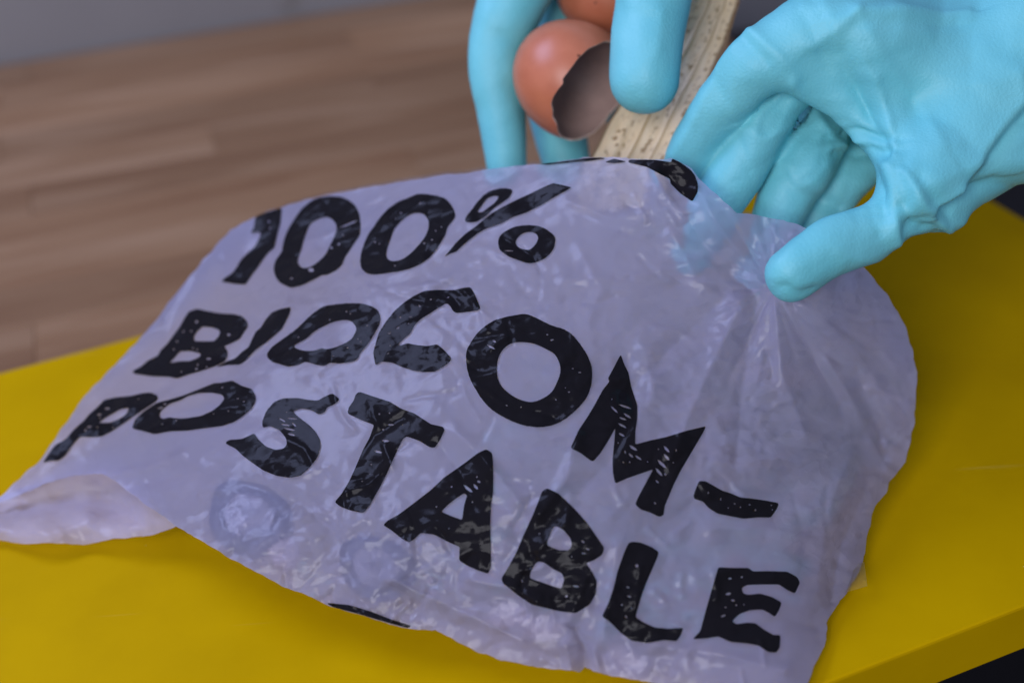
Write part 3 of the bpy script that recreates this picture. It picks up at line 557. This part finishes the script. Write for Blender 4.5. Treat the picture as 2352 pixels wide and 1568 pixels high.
# ------------------------------------------------------------------ scraps inside the bag, pressed against the film
M_SKIN = mat_simple('dark_vegetable_skin', (0.012, 0.014, 0.03), .4, 60, .3)
M_FLESH = mat_simple('pale_vegetable_flesh', (0.22, 0.20, 0.21), .6, 130, .75, .3, .4, 200)
M_PALE = mat_simple('pale_scrap', (0.50, 0.40, 0.36), .6, 70, .15)
def local_frame(px, py):
    e = 12.0
    a, b, c = (wpt(x, y, tps(np.array([x]), np.array([y]))[0]) for x, y in ((px, py), (px + e, py), (px, py + e)))
    u = (b - a); u /= np.linalg.norm(u); w = np.cross(c - a, b - a); w /= np.linalg.norm(w)
    if (CAM - a) @ w < 0: w = -w
    return a, u, np.cross(w, u), w
def slice_(px, py, R, squash, rot, label, sink=.0023):
    a, u, v, w = local_frame(px, py); root = empty('vegetable_slice'); tag(root, label, 'food scrap', 'dark rimmed slices inside the bag')
    o3 = a - w * sink; root.location = tuple(o3)
    c, s = math.cos(rot), math.sin(rot); u2, v2_ = u * c + v * s, -u * s + v * c
    n = 40; prof_skin = [(1, 0), (1, -.005), (.96, -.006), (.62, -.0058), (.62, .0003), (.72, .0012), (.92, .0010)]; vs_, fs = [], []
    for i in range(n):
        t = 2 * math.pi * i / n; k = 1 + .05 * math.sin(3 * t + rot) + .03 * math.sin(5 * t)
        for r_, h in prof_skin: vs_.append((u2 * math.cos(t) + v2_ * squash * math.sin(t)) * R * r_ * k + w * h)
    m_ = len(prof_skin)
    for i in range(n):
        for j in range(m_): fs.append((i * m_ + j, i * m_ + (j + 1) % m_, ((i + 1) % n) * m_ + (j + 1) % m_, ((i + 1) % n) * m_ + j))
    rim = mesh_obj('rind', vs_, fs, M_SKIN, root)
    vs_, fs = [], []
    rr_ = (0, .2, .42, .62)
    for j, r_ in enumerate(rr_):
        for i in range(n):
            t = 2 * math.pi * i / n; k = 1 + .05 * math.sin(3 * t + rot) + .03 * math.sin(5 * t)
            vs_.append((u2 * math.cos(t) + v2_ * squash * math.sin(t)) * R * r_ * k + w * (-.0012 + .0012 * math.sin(7 * t + j) * r_))
    for j in range(len(rr_) - 1):
        for i in range(n): fs.append((j * n + i, j * n + (i + 1) % n, (j + 1) * n + (i + 1) % n, (j + 1) * n + i))
    mesh_obj('flesh', vs_, fs, M_FLESH, root)
    return root
slice_(562, 1180, .0185, .76, -.5, 'larger dark rimmed slice showing through the film beside the letter S', .0028)
slice_(855, 1302, .0150, .76, -.35, 'smaller dark rimmed slice showing through the film near bottom seam', .0042)
def lump(px, py, R, seed, label, sink):
    a, u, v, w = local_frame(px, py); o3 = a - w * sink; vs_, fs = [], []; n, m_ = 18, 10
    for j in range(m_ + 1):
        th_ = math.pi * j / m_
        for i in range(n):
            t = 2 * math.pi * i / n; k = 1 + .18 * math.sin(2 * t + seed) * math.sin(th_) + .12 * math.sin(3 * th_ + seed * 2 + t)
            vs_.append((u * math.cos(t) * math.sin(th_) + v * math.sin(t) * math.sin(th_) * .8 + w * .5 * math.cos(th_)) * R * k)
    for j in range(m_):
        for i in range(n): fs.append((j * n + i, (j + 1) * n + i, (j + 1) * n + (i + 1) % n, j * n + (i + 1) % n))
    o = mesh_obj('food_scrap', vs_, fs, M_PALE); o.location = tuple(o3); tag(o, label, 'food scrap', 'pale scraps inside the bag'); return o
lump(1170, 1415, .0075, 1, 'pale lump showing through film just below second letter B', .006)
lump(1240, 1440, .0075, 2, 'pale lump between the second B and letter L near bottom', .006)
lump(1440, 1515, .008, 3, 'pale lump at the bag bottom below letter L', .006)
lump(640, 1262, .007, 4, 'pale lump touching the larger dark rimmed slice at seam', .006)

# ------------------------------------------------------------------ gloved hands as blended round cones
def surface_nets(Fv, origin, h):
    s = Fv < 0; nx, ny, nz = Fv.shape
    acc = np.zeros((nx - 1, ny - 1, nz - 1, 3), np.float32); cnt = np.zeros((nx - 1, ny - 1, nz - 1), np.float32)
    ax_id = {0: (1, 2), 1: (0, 2), 2: (0, 1)}
    def sl(off, ax):
        return tuple(slice(off[k], (Fv.shape[k] - 1 if k == ax else Fv.shape[k] - 1 + off[k])) for k in range(3))
    for ax in range(3):
        for o1 in (0, 1):
            for o2 in (0, 1):
                off = [0, 0, 0]; off[ax_id[ax][0]], off[ax_id[ax][1]] = o1, o2
                idx0 = tuple(slice(off[k], Fv.shape[k] - 1 + off[k]) for k in range(3))
                off1 = list(off); off1[ax] = 1; idx1 = tuple(slice(off1[k], Fv.shape[k] - 1 + off1[k]) for k in range(3))
                a, b = Fv[idx0], Fv[idx1]; m = (a < 0) != (b < 0)
                t = np.where(m, a / np.where(m, a - b, 1), 0)
                for k in range(3): acc[..., k] += np.where(m, (t if k == ax else off[k]), 0)
                cnt += m
    act = cnt > 0; ids = -np.ones(cnt.shape, np.int64); ids[act] = np.arange(act.sum())
    cells = np.argwhere(act); verts = (cells + acc[act] / cnt[act][:, None]) * h + origin
    quads = []
    for ax in range(3):
        a1, a2 = ax_id[ax]
        i0 = [slice(None)] * 3; i1 = [slice(None)] * 3; i0[ax] = slice(0, -1); i1[ax] = slice(1, None)
        i0[a1] = i1[a1] = slice(1, -1); i0[a2] = i1[a2] = slice(1, -1)
        A, B = s[tuple(i0)], s[tuple(i1)]; m = A != B; e = np.argwhere(m); flip = A[m]
        base = e.copy(); base[:, a1] += 1; base[:, a2] += 1
        def cid(d1, d2):
            c = base.copy(); c[:, a1] -= d1; c[:, a2] -= d2; return ids[c[:, 0], c[:, 1], c[:, 2]]
        qd = np.stack([cid(1, 1), cid(0, 1), cid(0, 0), cid(1, 0)], 1)
        fl2 = flip if ax != 1 else ~flip
        qd[~fl2] = qd[~fl2][:, ::-1]; quads.append(qd)
    return verts, np.concatenate(quads)
def round_cone(p, a, b, r1, r2):
    ba = b - a; l2 = ba @ ba; rrr = r1 - r2; a2 = l2 - rrr * rrr; il2 = 1 / l2
    pa = p - a; y = pa @ ba; z = y - l2
    x2 = ((pa * l2 - y[..., None] * ba) ** 2).sum(-1); y2 = y * y * l2; z2 = z * z * l2
    k = np.sign(rrr) * rrr * rrr * x2
    d = (np.sqrt(x2 * a2 * il2) + y * rrr) * il2 - r1
    d = np.where(np.sign(z) * a2 * z2 > k, np.sqrt(x2 + z2) * il2 - r2, d)
    d = np.where((np.sign(z) * a2 * z2 <= k) & (np.sign(y) * a2 * y2 < k), np.sqrt(x2 + y2) * il2 - r1, d)
    return d
def smin(a, b, k):
    h = np.clip(.5 + .5 * (b - a) / k, 0, 1); return b * (1 - h) + a * h - k * h * (1 - h)
def smooth_chain(c, k=4):
    c = np.array(c, float); e = np.concatenate([[2 * c[0] - c[1]], c, [2 * c[-1] - c[-2]]]); out = []
    for i in range(1, len(e) - 2):
        p0, p1, p2, p3 = e[i - 1], e[i], e[i + 1], e[i + 2]
        for t in np.arange(k) / k:
            out.append(0.5 * (2 * p1 + (p2 - p0) * t + (2 * p0 - 5 * p1 + 4 * p2 - p3) * t * t + (3 * p1 - p0 - 3 * p2 + p3) * t ** 3))
    return [tuple(x) for x in out] + [tuple(c[-1])]
def build_hand(name, chains, cell, folds, wrinkle, seed, loose=None):
    """chains: (blend with the rest, blend inside, [(px, py, depth, radius px) ...])"""
    pts = np.array([cam_pt(*n[:3]) for _, _, c in chains for n in c]); rad = np.array([n[3] * n[2] / F_PX for _, _, c in chains for n in c])
    lo = (pts - rad[:, None]).min(0) - .008; hi = (pts + rad[:, None]).max(0) + .008
    dims = np.ceil((hi - lo) / cell).astype(int) + 1
    Fv = np.full(dims, 1.0, np.float32)
    axs = [lo[k] + np.arange(dims[k]) * cell for k in range(3)]
    for k_out, k_in, c in chains:
        c = smooth_chain(c); k_in = .0012
        nodes = [(cam_pt(*n[:3]), n[3] * n[2] / F_PX) for n in c]
        pp = np.array([n[0] for n in nodes]); rmax = max(n[1] for n in nodes); mg = rmax + k_out * 1.2 + .006
        i0 = np.maximum(0, np.floor((pp.min(0) - mg - lo) / cell).astype(int)); i1 = np.minimum(dims, np.ceil((pp.max(0) + mg - lo) / cell).astype(int) + 1)
        dch = np.full(i1 - i0, .05)
        for (a, ra_), (b, rb_) in zip(nodes[:-1], nodes[1:]):
            ms = max(ra_, rb_) + k_out * 1.1 + .004
            j0 = np.clip(np.floor((np.minimum(a, b) - ms - lo) / cell).astype(int) - i0, 0, i1 - i0); j1 = np.clip(np.ceil((np.maximum(a, b) + ms - lo) / cell).astype(int) + 1 - i0, 0, i1 - i0)
            g = np.stack(np.meshgrid(*[axs[k][i0[k] + j0[k]:i0[k] + j1[k]] for k in range(3)], indexing='ij'), -1)
            ds = dch[j0[0]:j1[0], j0[1]:j1[1], j0[2]:j1[2]]; np.minimum(ds, round_cone(g, a, b, ra_, rb_), out=ds)
        sub = Fv[i0[0]:i1[0], i0[1]:i1[1], i0[2]:i1[2]]
        sub[...] = smin(sub, dch, k_out) if k_out > 0 else np.minimum(sub, dch)
    v, f = surface_nets(Fv, lo, cell)
    # relax, then press the folds of the rubber into the surface
    def nbr_smooth(x, it):
        e = np.concatenate([f[:, [0, 1]], f[:, [1, 2]], f[:, [2, 3]], f[:, [3, 0]]]); deg = np.bincount(e[:, 0], minlength=len(v)) + np.bincount(e[:, 1], minlength=len(v))
        for _ in range(it):
            s_ = np.zeros_like(x)
            for k in range(x.shape[1]): s_[:, k] = np.bincount(e[:, 0], x[e[:, 1], k], len(v)) + np.bincount(e[:, 1], x[e[:, 0], k], len(v))
            x = .45 * x + .55 * s_ / np.maximum(deg, 1)[:, None]
        return x
    def normals(x):
        n = np.cross(x[f[:, 2]] - x[f[:, 0]], x[f[:, 3]] - x[f[:, 1]]); nv = np.zeros_like(x)
        for k in range(4):
            for c in range(3): nv[:, c] += np.bincount(f[:, k], n[:, c], len(x))
        return nv / np.maximum(np.linalg.norm(nv, axis=1), 1e-12)[:, None]
    v = nbr_smooth(v, 5); n = normals(v)
    px = 1176 + F_PX * v[:, 0] / -v[:, 2]; py = 784 - F_PX * v[:, 1] / -v[:, 2]; dep = -v[:, 2]
    facing = np.clip((n * -v).sum(1) / np.linalg.norm(v, axis=1) * 2.2 + .1, 0, 1)
    disp = np.zeros(len(v)); pp = np.stack([px, py], 1)
    for line, w, a, dmin, dmax in folds:
        m = (dep > dmin) & (dep < dmax) & (facing > 0) & (px > min(p[0] for p in line) - 7 * w) & (px < max(p[0] for p in line) + 7 * w) & (py > min(p[1] for p in line) - 7 * w) & (py < max(p[1] for p in line) + 7 * w)
        if m.any():
            d, sg = seg_dist(pp[m], line, side=True); we = np.where(sg > 0, w * 2.3, w * 1.0); disp[m] += a * .001 * facing[m] * 1.2 * np.exp(-(np.sqrt(d * d + 9) - 3) / we * 1.1)
    disp += wrinkle * .001 * (vnoise(px / 75 + py / 160, py / 75 + dep * 60, seed) + .4 * vnoise(px / 30, py / 30 + dep * 120, seed + 1))
    if loose:                                        # slack rubber breaks into flat facets
        (x0, x1), a1, a2 = loose; m = .35 + .65 * np.clip((px - x0) / (x1 - x0), 0, 1) * (dep < .60)
        disp += m * .001 * (a1 * facets(px / 150 + .2, py / 120 + dep * 25, seed + 7) + a2 * facets(px / 62, py / 55 + dep * 40, seed + 8))
    v = v + n * disp[:, None]; v = nbr_smooth(v, 1)
    o = mesh_obj(name, to_world(v), f, M_GLOVE)
    return o

R_CH = [
    (.004, .010, [(2030, 120, .577, 125), (2230, 160, .582, 190), (2430, 145, .585, 255), (2750, 40, .60, 275), (2950, -40, .61, 280)]),
    (.010, .008, [(1850, 92, .556, 84), (2030, 120, .556, 100), (2260, 170, .57, 120)]),                 # index metacarpal
    (.008, .006, [(1850, 92, .556, 84), (1744, 148, .558, 73), (1634, 270, .574, 57), (1564, 408, .592, 49)]),  # index
    (.010, .008, [(2320, 290, .565, 135), (2200, 372, .553, 112), (2108, 442, .545, 86)]),               # thumb metacarpal
    (.006, .006, [(2108, 442, .545, 84), (2020, 516, .541, 70), (1905, 582, .537, 68), (1820, 630, .534, 59)]),  # thumb
    (.014, .010, [(1872, 132, .558, 60), (1962, 237, .558, 74), (2062, 332, .555, 80), (2125, 375, .552, 84), (2200, 260, .560, 120)]),   # web
    (.010, .006, [(2110, 450, .550, 62), (2172, 512, .552, 20)]),
    (.003, .006, [(2000, 170, .580, 95), (1920, 130, .582, 78), (1822, 205, .577, 60), (1738, 322, .577, 63), (1655, 455, .584, 55), (1585, 590, .600, 42)]),
    (.002, .006, [(1900, 150, .596, 80), (1960, 215, .602, 80), (2030, 290, .608, 75)]),
    (.002, .006, [(1835, 215, .600, 58), (1880, 280, .604, 70), (1940, 330, .608, 70)]),
    (.003, .006, [(2050, 190, .595, 95), (1990, 180, .598, 76), (1898, 302, .588, 67), (1838, 392, .586, 67), (1785, 505, .590, 55), (1735, 640, .606, 42)]),
    (.003, .006, [(2100, 230, .608, 90), (2050, 240, .612, 70), (1978, 358, .600, 60), (1908, 470, .598, 57), (1862, 550, .600, 48)]),
]
R_FOLDS = [
    ([(1932, 124), (1960, 180), (1996, 250)], 34, -4.5, .50, .60), ([(1975, 210), (2010, 265)], 24, -2.5, .5, .6),
    ([(1964, 46), (2010, 105), (2056, 165), (2125, 256), (2170, 330)], 22, 1.3, .5, .6), ([(2010, 183), (2042, 275), (2056, 357)], 16, 3.0, .5, .6),
    ([(1955, 46), (2080, 38), (2225, 27)], 14, 1.6, .5, .6), ([(1955, 62), (2080, 58), (2200, 50)], 14, -1.2, .5, .6), ([(1964, 46), (1900, 85), (1870, 110)], 14, 1.5, .5, .6),
    ([(1820, 185), (1900, 285), (1960, 345), (2050, 385)], 13, 2.2, .5, .585), ([(1905, 312), (1975, 318), (2045, 315)], 8, -2.2, .5, .6), ([(1915, 335), (1985, 335), (2048, 328)], 7, 1.6, .5, .6), ([(1920, 350), (2000, 350), (2050, 342)], 7, -1.8, .5, .6),
    ([(2352, 238), (2290, 320), (2212, 437)], 13, 2.4, .5, .62), ([(2352, 270), (2300, 345), (2235, 440)], 22, -3.0, .5, .62), ([(2150, 485), (2212, 437)], 10, 2.2, .5, .6), ([(2165, 500), (2230, 455), (2300, 420)], 15, -2.4, .5, .6),
    ([(2037, 390), (2055, 460), (2085, 500)], 14, 2.6, .5, .6), ([(2020, 430), (2040, 500)], 12, -2.0, .5, .6), ([(2085, 400), (2120, 470), (2180, 530)], 14, 2.8, .5, .6), ([(2075, 470), (2100, 520), (2150, 528)], 13, -3.6, .5, .6), ([(2110, 410), (2150, 460), (2185, 500)], 12, -1.6, .5, .6),
    ([(2060, 500), (2068, 560)], 12, 2.6, .5, .6), ([(2000, 470), (2030, 540)], 12, -1.0, .5, .6),
    ([(1722, 73), (1653, 151), (1598, 275), (1552, 357)], 11, 1.4, .5, .6), ([(1731, 78), (1786, 124), (1830, 175)], 12, 1.5, .5, .6), ([(1715, 95), (1760, 140)], 14, -1.3, .5, .6), ([(1850, 37), (1880, 100), (1905, 160)], 14, -1.2, .5, .6), ([(1640, 180), (1668, 240)], 16, -1.0, .5, .6),
    ([(1690, 290), (1760, 310), (1820, 290)], 14, 1.1, .566, .6), ([(1700, 320), (1720, 380)], 14, -1.0, .566, .6), ([(1740, 270), (1800, 215)], 14, 1.2, .566, .6),
    ([(1800, 400), (1830, 440), (1880, 455)], 12, -1.4, .575, .62), ([(1810, 380), (1850, 410), (1890, 430)], 14, .8, .575, .62), ([(1850, 340), (1900, 380)], 14, .6, .575, .62), ([(1910, 460), (1935, 480)], 10, -1.6, .585, .65),
    ([(1800, 655), (1830, 672), (1870, 668)], 10, -1.4, .5, .6), ([(1840, 630), (1900, 600)], 22, -.8, .5, .6), ([(1790, 605), (1870, 530), (1980, 470)], 12, .9, .5, .6)]
hand_r = build_hand('gloved_hand', R_CH, .0013, R_FOLDS, .6, 301, ((1780, 2000), 8.0, .9))
tag(hand_r, 'turquoise rubber gloved hand pinching the bag rim between thumb and fingers', 'hand', 'hands in turquoise gloves')

L_CH = [
    (.004, .012, [(1480, -330, 0.618, 190), (1560, -520, 0.648, 210), (1750, -900, 0.718, 220), (1900, -1250, 0.778, 230)]),
    (.008, .010, [(1330, -190, 0.653, 120), (1420, -330, 0.628, 160)]),
    (.004, .008, [(1300, -200, 0.638, 100), (1195, -40, 0.630, 84), (1142, 125, 0.630, 68), (1152, 262, 0.633, 57), (1168, 420, 0.638, 44)]),     # index
    (.003, .008, [(1340, -220, 0.663, 100), (1300, -40, 0.668, 86), (1262, 160, 0.666, 66), (1285, 300, 0.663, 62), (1312, 420, 0.658, 50)]),     # middle
    (.003, .008, [(1400, -220, 0.673, 95), (1440, -40, 0.683, 70), (1450, 150, 0.678, 56), (1440, 280, 0.673, 48)]),
    (.003, .008, [(1460, -220, 0.683, 90), (1540, -40, 0.690, 60), (1545, 110, 0.686, 48)]),
    (.008, .008, [(1480, -260, 0.608, 120), (1505, -60, 0.590, 92), (1487, 80, 0.583, 85), (1480, 182, 0.580, 82)]),                               # thumb
]
L_FOLDS = [([(1150, 80), (1200, 110)], 16, -1.2, .5, .66), ([(1120, 30), (1090, 110), (1095, 220)], 18, .8, .5, .66), ([(1180, 200), (1205, 260)], 16, -1.0, .5, .66), ([(1440, 60), (1450, 150), (1470, 210)], 20, -.8, .5, .6), ([(1520, 30), (1510, 120)], 14, .8, .5, .6), ([(1420, 20), (1500, 40)], 14, -.8, .5, .6)]
hand_l = build_hand('gloved_hand', L_CH, .0018, L_FOLDS, .3, 401)
tag(hand_l, 'turquoise rubber gloved hand holding an eggshell and a banana peel', 'hand', 'hands in turquoise gloves')

# ------------------------------------------------------------------ eggshells
def mat_egg():
    m, nt, nd, lk, b = new_mat('brown_eggshell')
    tc = N(nd, 'ShaderNodeTexCoord'); n = N(nd, 'ShaderNodeTexNoise'); n.inputs['Scale'].default_value = 90; n.inputs['Detail'].default_value = 5
    lk.new(tc.outputs['Object'], n.inputs['Vector'])
    r = ramp(nd, [(.3, (0.52, 0.155, 0.075)), (.7, (0.60, 0.195, 0.10))]); lk.new(n.outputs['Fac'], r.inputs['Fac'])
    v = N(nd, 'ShaderNodeTexVoronoi'); v.inputs['Scale'].default_value = 130; lk.new(tc.outputs['Object'], v.inputs['Vector'])
    lt = N(nd, 'ShaderNodeMath', operation='LESS_THAN'); lt.inputs[1].default_value = .10; lk.new(v.outputs['Distance'], lt.inputs[0])
    mx = N(nd, 'ShaderNodeMixRGB'); mx.inputs[2].default_value = (0.22, 0.07, 0.035, 1); lk.new(lt.outputs[0], mx.inputs[0]); lk.new(r.outputs['Color'], mx.inputs[1])
    lk.new(mx.outputs[0], b.inputs['Base Color']); b.inputs['Roughness'].default_value = .36
    bp = N(nd, 'ShaderNodeBump'); bp.inputs['Strength'].default_value = .08; bp.inputs['Distance'].default_value = .0005; lk.new(n.outputs['Fac'], bp.inputs['Height']); lk.new(bp.outputs[0], b.inputs['Normal'])
    return m
M_EGG_EDGE = mat_simple('broken_shell_edge', (0.80, 0.62, 0.52), .6, 200, .15); M_EGG = mat_egg(); M_EGG_IN = mat_simple('shell_membrane', (0.44, 0.30, 0.26), .45, 80, .15, .2, .4, 300)
def eggshell(px, py, d, R, long_, axis, cut, seed, label):
    c0 = wpt(px, py, d); ax_ = np.array(axis, float); ax_ /= np.linalg.norm(ax_)
    W = ax_[0] * AX + ax_[1] * AY + ax_[2] * AZ
    u = np.cross(W, AY); u /= np.linalg.norm(u); v = np.cross(W, u)
    im = np.array([axis[0], axis[1], 0]); im /= np.linalg.norm(im); E = im[0] * AX + im[1] * AY
    root = empty('eggshell'); root.location = tuple(c0); tag(root, label, 'eggshell', 'broken brown eggshells')
    def surf(rad):
        n, m_ = 96, 36; vs_ = []
        for i in range(n):
            t = 2 * math.pi * i / n
            jag = .13 * (vnoise(np.array([i / 7.0]), np.array([0.5]), seed)[0]) + .045 * vnoise(np.array([i / 2.2]), np.array([3.5]), seed + 1)[0]
            tm = math.pi - math.acos(cut + jag)
            for j in range(m_ + 1):
                th_ = tm * j / m_
                p = (-W * math.cos(th_) + (u * math.cos(t) + v * math.sin(t)) * math.sin(th_)) * rad
                vs_.append(p + E * (p @ E) * (long_ - 1))
        fs = [(i * (m_ + 1) + j, ((i + 1) % n) * (m_ + 1) + j, ((i + 1) % n) * (m_ + 1) + j + 1, i * (m_ + 1) + j + 1) for i in range(n) for j in range(m_)]
        return np.array(vs_), fs, n, m_
    vo, fo, n, m_ = surf(R); vi, fi, _, _ = surf(R - .0007)
    k = len(vo)
    rim_f = [(i * (m_ + 1) + m_, ((i + 1) % n) * (m_ + 1) + m_, k + ((i + 1) % n), k + i) for i in range(n)]
    rim_v = [vi[i * (m_ + 1) + m_] for i in range(n)]
    mesh_obj('outer_shell', vo, fo, M_EGG, root)
    ro = [vo[i * (m_ + 1) + m_] for i in range(n)]
    mesh_obj('broken_edge', np.array(ro + rim_v) * 1.0005, [(i, (i + 1) % n, n + (i + 1) % n, n + i) for i in range(n)], M_EGG_EDGE, root)
    mesh_obj('inner_membrane', vi * .9995, [f_[::-1] for f_ in fi], M_EGG_IN, root)
    return root
ca_, sa_ = math.cos(math.radians(62)), math.sin(math.radians(62))
eggshell(1320, 186, .618, .0249, 1.13, (.79 * sa_, -.62 * sa_, ca_), .36, 5, 'brown half eggshell with its jagged dark opening beside the gloved thumb')
eggshell(1402, -25, .643, .0231, 1.1, (.5, -.2, -.8), .1, 15, 'pinkish brown eggshell piece tucked behind the larger half eggshell')

# ------------------------------------------------------------------ banana peel
def mat_peel():
    m, nt, nd, lk, b = new_mat('banana_peel_inside')
    uv = N(nd, 'ShaderNodeUVMap'); sep = N(nd, 'ShaderNodeSeparateXYZ'); lk.new(uv.outputs[0], sep.inputs[0])
    mp = N(nd, 'ShaderNodeMapping'); mp.inputs['Scale'].default_value = (22, 15, 1); lk.new(uv.outputs[0], mp.inputs[0])
    n1 = N(nd, 'ShaderNodeTexNoise'); n1.inputs['Scale'].default_value = 1.0; n1.inputs['Detail'].default_value = 6; lk.new(mp.outputs[0], n1.inputs['Vector'])
    base = ramp(nd, [(.3, (0.82, 0.60, 0.34)), (.55, (0.90, 0.70, 0.45)), (.8, (0.94, 0.77, 0.54))]); lk.new(n1.outputs['Fac'], base.inputs['Fac'])
    # brown dashes across the fibre bundles
    mp2 = N(nd, 'ShaderNodeMapping'); mp2.inputs['Scale'].default_value = (14, 46, 1); lk.new(uv.outputs[0], mp2.inputs[0])
    n2 = N(nd, 'ShaderNodeTexNoise'); n2.inputs['Scale'].default_value = 1.0; n2.inputs['Detail'].default_value = 3; lk.new(mp2.outputs[0], n2.inputs['Vector'])
    mp3 = N(nd, 'ShaderNodeMapping'); mp3.inputs['Scale'].default_value = (6, 1.6, 1); mp3.inputs['Location'].default_value = (3, 1, 0); lk.new(uv.outputs[0], mp3.inputs[0])
    n3 = N(nd, 'ShaderNodeTexNoise'); n3.inputs['Scale'].default_value = 1.0; n3.inputs['Detail'].default_value = 2; lk.new(mp3.outputs[0], n3.inputs['Vector'])
    r2 = ramp(nd, [(.54, (0, 0, 0)), (.63, (.85, .85, .85))]); lk.new(n2.outputs['Fac'], r2.inputs['Fac'])
    o_, i_ = (0, 0, 0), (1, 1, 1); r3 = ramp(nd, [(.10, o_), (.17, i_), (.34, i_), (.42, o_), (.53, o_), (.58, i_), (.68, i_), (.72, o_), (.80, o_), (.86, i_)]); lk.new(sep.outputs[0], r3.inputs['Fac'])
    mu = N(nd, 'ShaderNodeMath', operation='MULTIPLY'); lk.new(r2.outputs['Color'], mu.inputs[0]); lk.new(r3.outputs['Color'], mu.inputs[1])
    m1 = N(nd, 'ShaderNodeMixRGB'); m1.inputs[2].default_value = (0.27, 0.14, 0.04, 1); lk.new(mu.outputs[0], m1.inputs[0]); lk.new(base.outputs['Color'], m1.inputs[1])
    # browned edges and the long fibre lines (part of the peel itself)
    def line_at(u0, w, prev, col):
        s1 = N(nd, 'ShaderNodeMath', operation='SUBTRACT'); s1.inputs[1].default_value = u0; lk.new(sep.outputs[0], s1.inputs[0])
        nj = N(nd, 'ShaderNodeMath', operation='MULTIPLY_ADD'); nj.inputs[1].default_value = w * 1.6; nj.inputs[2].default_value = -w * .8; lk.new(n3.outputs['Fac'], nj.inputs[0])
        a1 = N(nd, 'ShaderNodeMath', operation='ADD'); lk.new(s1.outputs[0], a1.inputs[0]); lk.new(nj.outputs[0], a1.inputs[1])
        ab = N(nd, 'ShaderNodeMath', operation='ABSOLUTE'); lk.new(a1.outputs[0], ab.inputs[0])
        mr = N(nd, 'ShaderNodeMapRange'); mr.inputs['From Min'].default_value = w * .4; mr.inputs['From Max'].default_value = w; mr.inputs['To Min'].default_value = .85; mr.inputs['To Max'].default_value = 0; lk.new(ab.outputs[0], mr.inputs['Value'])
        mm = N(nd, 'ShaderNodeMixRGB'); mm.inputs[2].default_value = (*col, 1); lk.new(mr.outputs[0], mm.inputs[0]); lk.new(prev, mm.inputs[1]); return mm.outputs[0]
    c = line_at(.47, .018, m1.outputs[0], (0.42, 0.26, 0.10)); c = line_at(.74, .016, c, (0.40, 0.25, 0.10)); c = line_at(0.0, .05, c, (0.16, 0.075, 0.03)); c = line_at(1.0, .07, c, (0.16, 0.08, 0.035))
    lk.new(c, b.inputs['Base Color']); b.inputs['Roughness'].default_value = .55
    bp = N(nd, 'ShaderNodeBump'); bp.inputs['Strength'].default_value = .25; bp.inputs['Distance'].default_value = .0010; lk.new(n1.outputs['Fac'], bp.inputs['Height']); lk.new(bp.outputs[0], b.inputs['Normal'])
    return m
M_PEEL = mat_peel(); M_PEEL_OUT = mat_simple('banana_peel_outside', (0.45, 0.30, 0.05), .5, 50, .5)
peel = empty('banana_peel'); tag(peel, 'strip of banana peel with pale fibrous inside going into the bag', 'banana peel'); peel.location = tuple(wpt(1450, 365, .609))
LL = [(1640, -150), (1590, -40), (1560, 30), (1500, 120), (1440, 215), (1400, 275), (1356, 362), (1330, 440), (1320, 500)]
RR = [(1745, -150), (1712, -40), (1695, 20), (1672, 95), (1635, 175), (1600, 245), (1545, 360), (1510, 440), (1490, 500)]
DD = [.630, .625, .622, .618, .615, .612, .609, .610, .612]
tt = np.linspace(0, len(LL) - 1, 90); ii = np.arange(len(LL))
interp = lambda a: np.interp(tt, ii, a)
lx, ly, rx, ry, dd_ = (interp([p[0] for p in LL]), interp([p[1] for p in LL]), interp([p[0] for p in RR]), interp([p[1] for p in RR]), interp(DD))
nu = 40; us = np.linspace(0, 1, nu); V_, UV_ = [], []
for i in range(len(tt)):
    wig = 4.0 * vnoise(np.array([tt[i] * 2.1]), np.array([.5]), 61)[0]; wig2 = 6.0 * vnoise(np.array([tt[i] * 2.7]), np.array([1.5]), 62)[0]
    for k, u_ in enumerate(us):
        x = (lx[i] + wig) * (1 - u_) + (rx[i] + wig2) * u_; y = ly[i] * (1 - u_) + ry[i] * u_
        bow = .0035 * (1 - abs(2 * u_ - 1) ** 2.6) - .0007 * math.exp(-((u_ - .47) / .03) ** 2) - .0006 * math.exp(-((u_ - .74) / .03) ** 2) - .0008 * math.exp(-((u_ - .25) / .06) ** 2)
        bow += .0005 * vnoise(np.array([u_ * 14]), np.array([tt[i] * 3]), 63)[0]
        V_.append((x, y, dd_[i] + bow)); UV_.append((u_, tt[i] / (len(LL) - 1)))
V_ = np.array(V_); top_v = wpt(V_[:, 0], V_[:, 1], V_[:, 2]) - np.array(peel.location); bot_v = wpt(V_[:, 0], V_[:, 1], V_[:, 2] + .0022) - np.array(peel.location)
nr = len(tt); qf = [(i * nu + k, (i + 1) * nu + k, (i + 1) * nu + k + 1, i * nu + k + 1) for i in range(nr - 1) for k in range(nu - 1)]
mesh_obj('inner_face', top_v, qf, M_PEEL, peel, True, UV_)
K = len(bot_v); bd = [i * nu for i in range(nr)] + [(nr - 1) * nu + k for k in range(1, nu)] + [i * nu + nu - 1 for i in range(nr - 2, -1, -1)] + [k for k in range(nu - 2, 0, -1)]
side_v = np.concatenate([bot_v, top_v[bd] + (bot_v[bd] - top_v[bd]) * .02]); nb_ = len(bd)
sf = [(K + a, K + (a + 1) % nb_, bd[(a + 1) % nb_], bd[a]) for a in range(nb_)]
mesh_obj('outer_skin', side_v, [f_[::-1] for f_ in qf] + sf, M_PEEL_OUT, peel)
